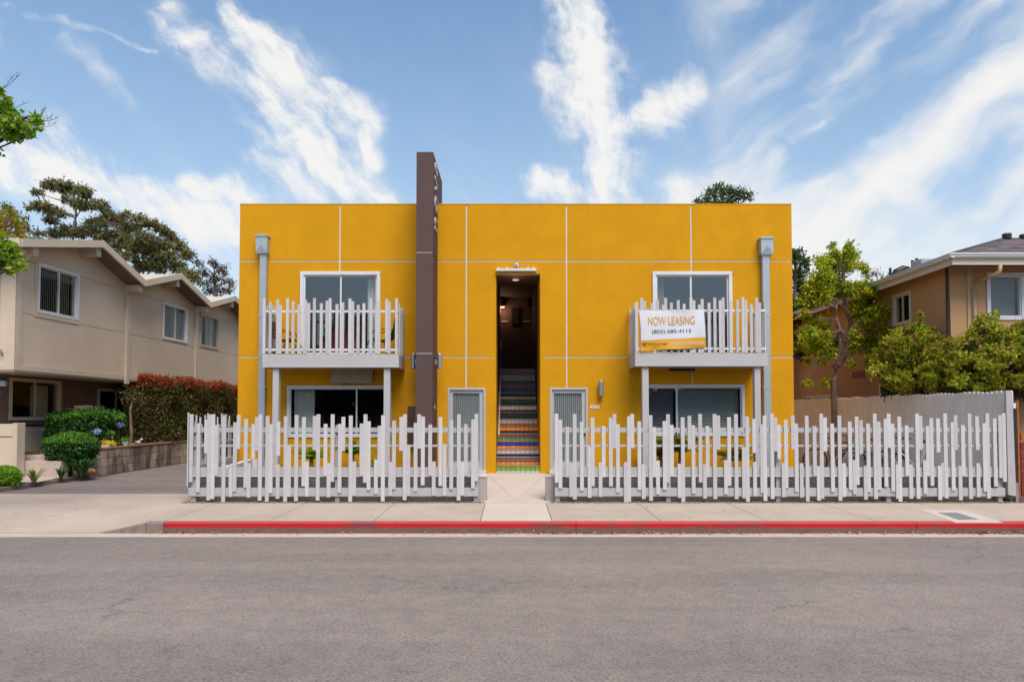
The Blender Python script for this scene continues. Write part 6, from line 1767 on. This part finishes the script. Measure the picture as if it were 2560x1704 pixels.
# --- street tree whose branches hang in at the left edge
Y = 11.0
st_ = tag(empty('street_tree', (at(-330, 900, Y).x, Y, 0)), 'green tree reaching in from the left edge above and below the roof line', 'tree')
base_ = Vector((at(-330, 900, Y).x, Y, 0))
tk = [base_, base_ + Vector((.1, .2, 1.6)), base_ + Vector((.3, .3, 3.0)), base_ + Vector((.7, .2, 4.6)), base_ + Vector((.9, .1, 6.0))]
C = px_clumps([(8,250,12,14),(15,275,22,14),(5,300,28,20),(30,305,24,18),(55,312,18,12),(20,330,24,14),(70,318,12,8),(92,300,10,9),(98,318,10,8),(78,338,10,7),(50,335,16,8),(86,292,8,5),(2,225,8,9),(-40,300,40,40),(-80,260,50,50),(-60,200,40,30),(-60,350,50,30),
               (5,612,18,20),(28,625,18,16),(12,645,22,14),(38,648,16,12),(22,668,16,10),(52,655,12,8),(36,672,8,8),(60,662,8,5),(-40,640,40,30),(-90,600,50,40),(-120,450,60,60),(-150,330,60,60),(-60,520,40,30)], Y, 0, spread=.35)
b = MB(); b.tube(tk, [.16, .14, .12, .09, .05], 10); branches(b, tk, C, .03, .006, 5, -.03)
for k in range(16):   # bare twigs
    p = Vector(random.choice([q for q, _ in C if q[0] > at(-20, 0, Y).x and q[2] > 5.0]))
    tip = p + Vector((random.uniform(.1, .38), 0, random.uniform(.02, .26))); b.tube([p, p.lerp(tip, .5) + Vector((0, 0, -.03)), tip], [.006, .004, .002], 3)
    for _ in range(4):
        q_ = p.lerp(tip, random.uniform(.4, 1)); b.tube([q_, q_ + Vector((random.uniform(-.02, .12), 0, random.uniform(.02, .12)))], [.003, .0015], 3)
b.build('trunk', M['bark_dark'], st_)
leaves('crown', clump_cloud(C, 6500, sub=12, tight=.26), .10, .07, L_str, st_, droop=.3, up=1.2)
simple_tree('golden_tree', 'golden yellow tree behind the left house roof at the edge', 27, [(12,540,22,14),(35,555,22,14),(10,570,26,16),(45,580,20,12),(60,598,20,10),(20,595,26,14),(75,605,12,8),(-30,560,40,40),(30,530,16,8)],
            [(-20, 1060), (-10, 800), (0, 620), (10, 570)], L_gold, 3200, .12, .06, sub=14, group=None)
simple_tree('dark_oak', 'dark tree behind the golden one at the left edge', 33, [(45,545,20,16),(60,570,16,14),(25,520,16,10),(80,600,14,8),(110,605,30,8),(140,612,24,6)], [(40, 1060), (45, 800), (48, 600)], L_euc, 2200, .18, .07)

# dark mass across the street, only seen mirrored in the window panes
N = 26000
xx = rng.uniform(-45, 45, N); yy_ = rng.uniform(-18, -14, N); hh = 5.2 + 1.6 * np.sin(xx * .35) + 1.0 * np.sin(xx * .9 + 1) + .5 * np.sin(xx * 2.3)
P = np.stack([xx, yy_, rng.uniform(0, 1, N) ** .8 * hh], 1)
tl = leaves('treeline', P, .8, .6, L_drk, None); tag(tl, 'dark row of trees across the street mirrored in the window panes', kind='stuff')

# ------------------------------------------------------------------ litter, gravel
def flakes(name, lab, P, s0, s1, m_, flat=.35):
    n = len(P); d_ = rng.normal(size=(n, 3)); d_[:, 2] *= flat; d_ = unit(d_); r_ = rng.normal(size=(n, 3)) * .4; r_[:, 2] += 1
    s_ = unit(np.cross(d_, r_)); L = rng.uniform(s0, s1, (n, 1)); W = L * rng.uniform(.35, .7, (n, 1)); P = np.asarray(P)
    V = np.stack([P, P + d_ * L * .5 + s_ * W * .5, P + d_ * L, P + d_ * L * .5 - s_ * W * .5], 1).reshape(-1, 3)
    o = fast_mesh(name, V, np.arange(4 * n).reshape(n, 4), m_); tag(o, lab, kind='stuff'); return o
LM = leaf_mat('dead_leaf', [(0.30, 0.15, 0.06), (0.45, 0.27, 0.13), (0.20, 0.08, 0.04), (0.40, 0.30, 0.2)], .1, .8)
n = 1500; x = np.concatenate([rng.uniform(-6, 13, 500), rng.normal(9.0, 1.6, 650), rng.normal(1.5, 1.0, 350)])
P = np.stack([x, KERB_Y - .01 - np.abs(rng.normal(0, .055, n)), np.full(n, -.205) + rng.uniform(0, .02, n)], 1)
flakes('gutter_leaves', 'dry brown leaves gathered in the gutter along the red kerb', P, .02, .07, LM)
n = 260; P = np.stack([rng.uniform(-9, 10, n), rng.uniform(11.2, 13.2, n), np.full(n, .006)], 1); P[:, 2] = [zsw(a, b_) + .006 for a, b_, _ in P]
flakes('sidewalk_leaves', 'scattered dry leaf bits on the sidewalk', P, .012, .045, LM, .1)
n = 420; yv = 10.8 - rng.uniform(0, 1, n) ** 1.6 * 7; P = np.stack([rng.uniform(-10, 10, n), yv, np.interp(yv, [p_[0] for p_ in prof], [p_[1] for p_ in prof]) + .005], 1)
flakes('road_litter', 'small pale leaf flecks scattered over the road', P, .01, .035, LM, .1)
GM = leaf_mat('gravel_stone', [(0.22, 0.17, 0.13), (0.38, 0.31, 0.25), (0.14, 0.10, 0.08), (0.30, 0.22, 0.17)], 0, .9)
def pebbles(name, lab, P, r):
    n = len(P); o_ = np.array([(1, 0, 0), (0, 1, 0), (-1, 0, 0), (0, -1, 0), (0, 0, .8), (0, 0, -.8)]); a = rng.uniform(0, PI, n); s_ = r * rng.uniform(.5, 1.3, (n, 1, 1))
    V = o_[None] * s_ * rng.uniform(.7, 1.2, (n, 1, 3)); c_, si = np.cos(a)[:, None], np.sin(a)[:, None]
    V = np.stack([V[..., 0] * c_ - V[..., 1] * si, V[..., 0] * si + V[..., 1] * c_, V[..., 2]], -1) + np.asarray(P)[:, None]
    F = np.array([(0, 1, 4), (1, 2, 4), (2, 3, 4), (3, 0, 4), (1, 0, 5), (2, 1, 5), (3, 2, 5), (0, 3, 5)]); F = (np.arange(n)[:, None, None] * 6 + F[None]).reshape(-1, 3)
    tag(fast_mesh(name, V.reshape(-1, 3), F, GM), lab, kind='stuff')
n = 9000; x = np.where(rng.uniform(0, 1, n) < .4, rng.uniform(-6.45, -.55, n), rng.uniform(.75, 9.9, n)); P = np.stack([x, YFEN + rng.normal(.06, .06, n), .004 + rng.uniform(0, .012, n)], 1)
pebbles('gravel_strip', 'strip of small stones along the foot of the picket fences', P, .012)
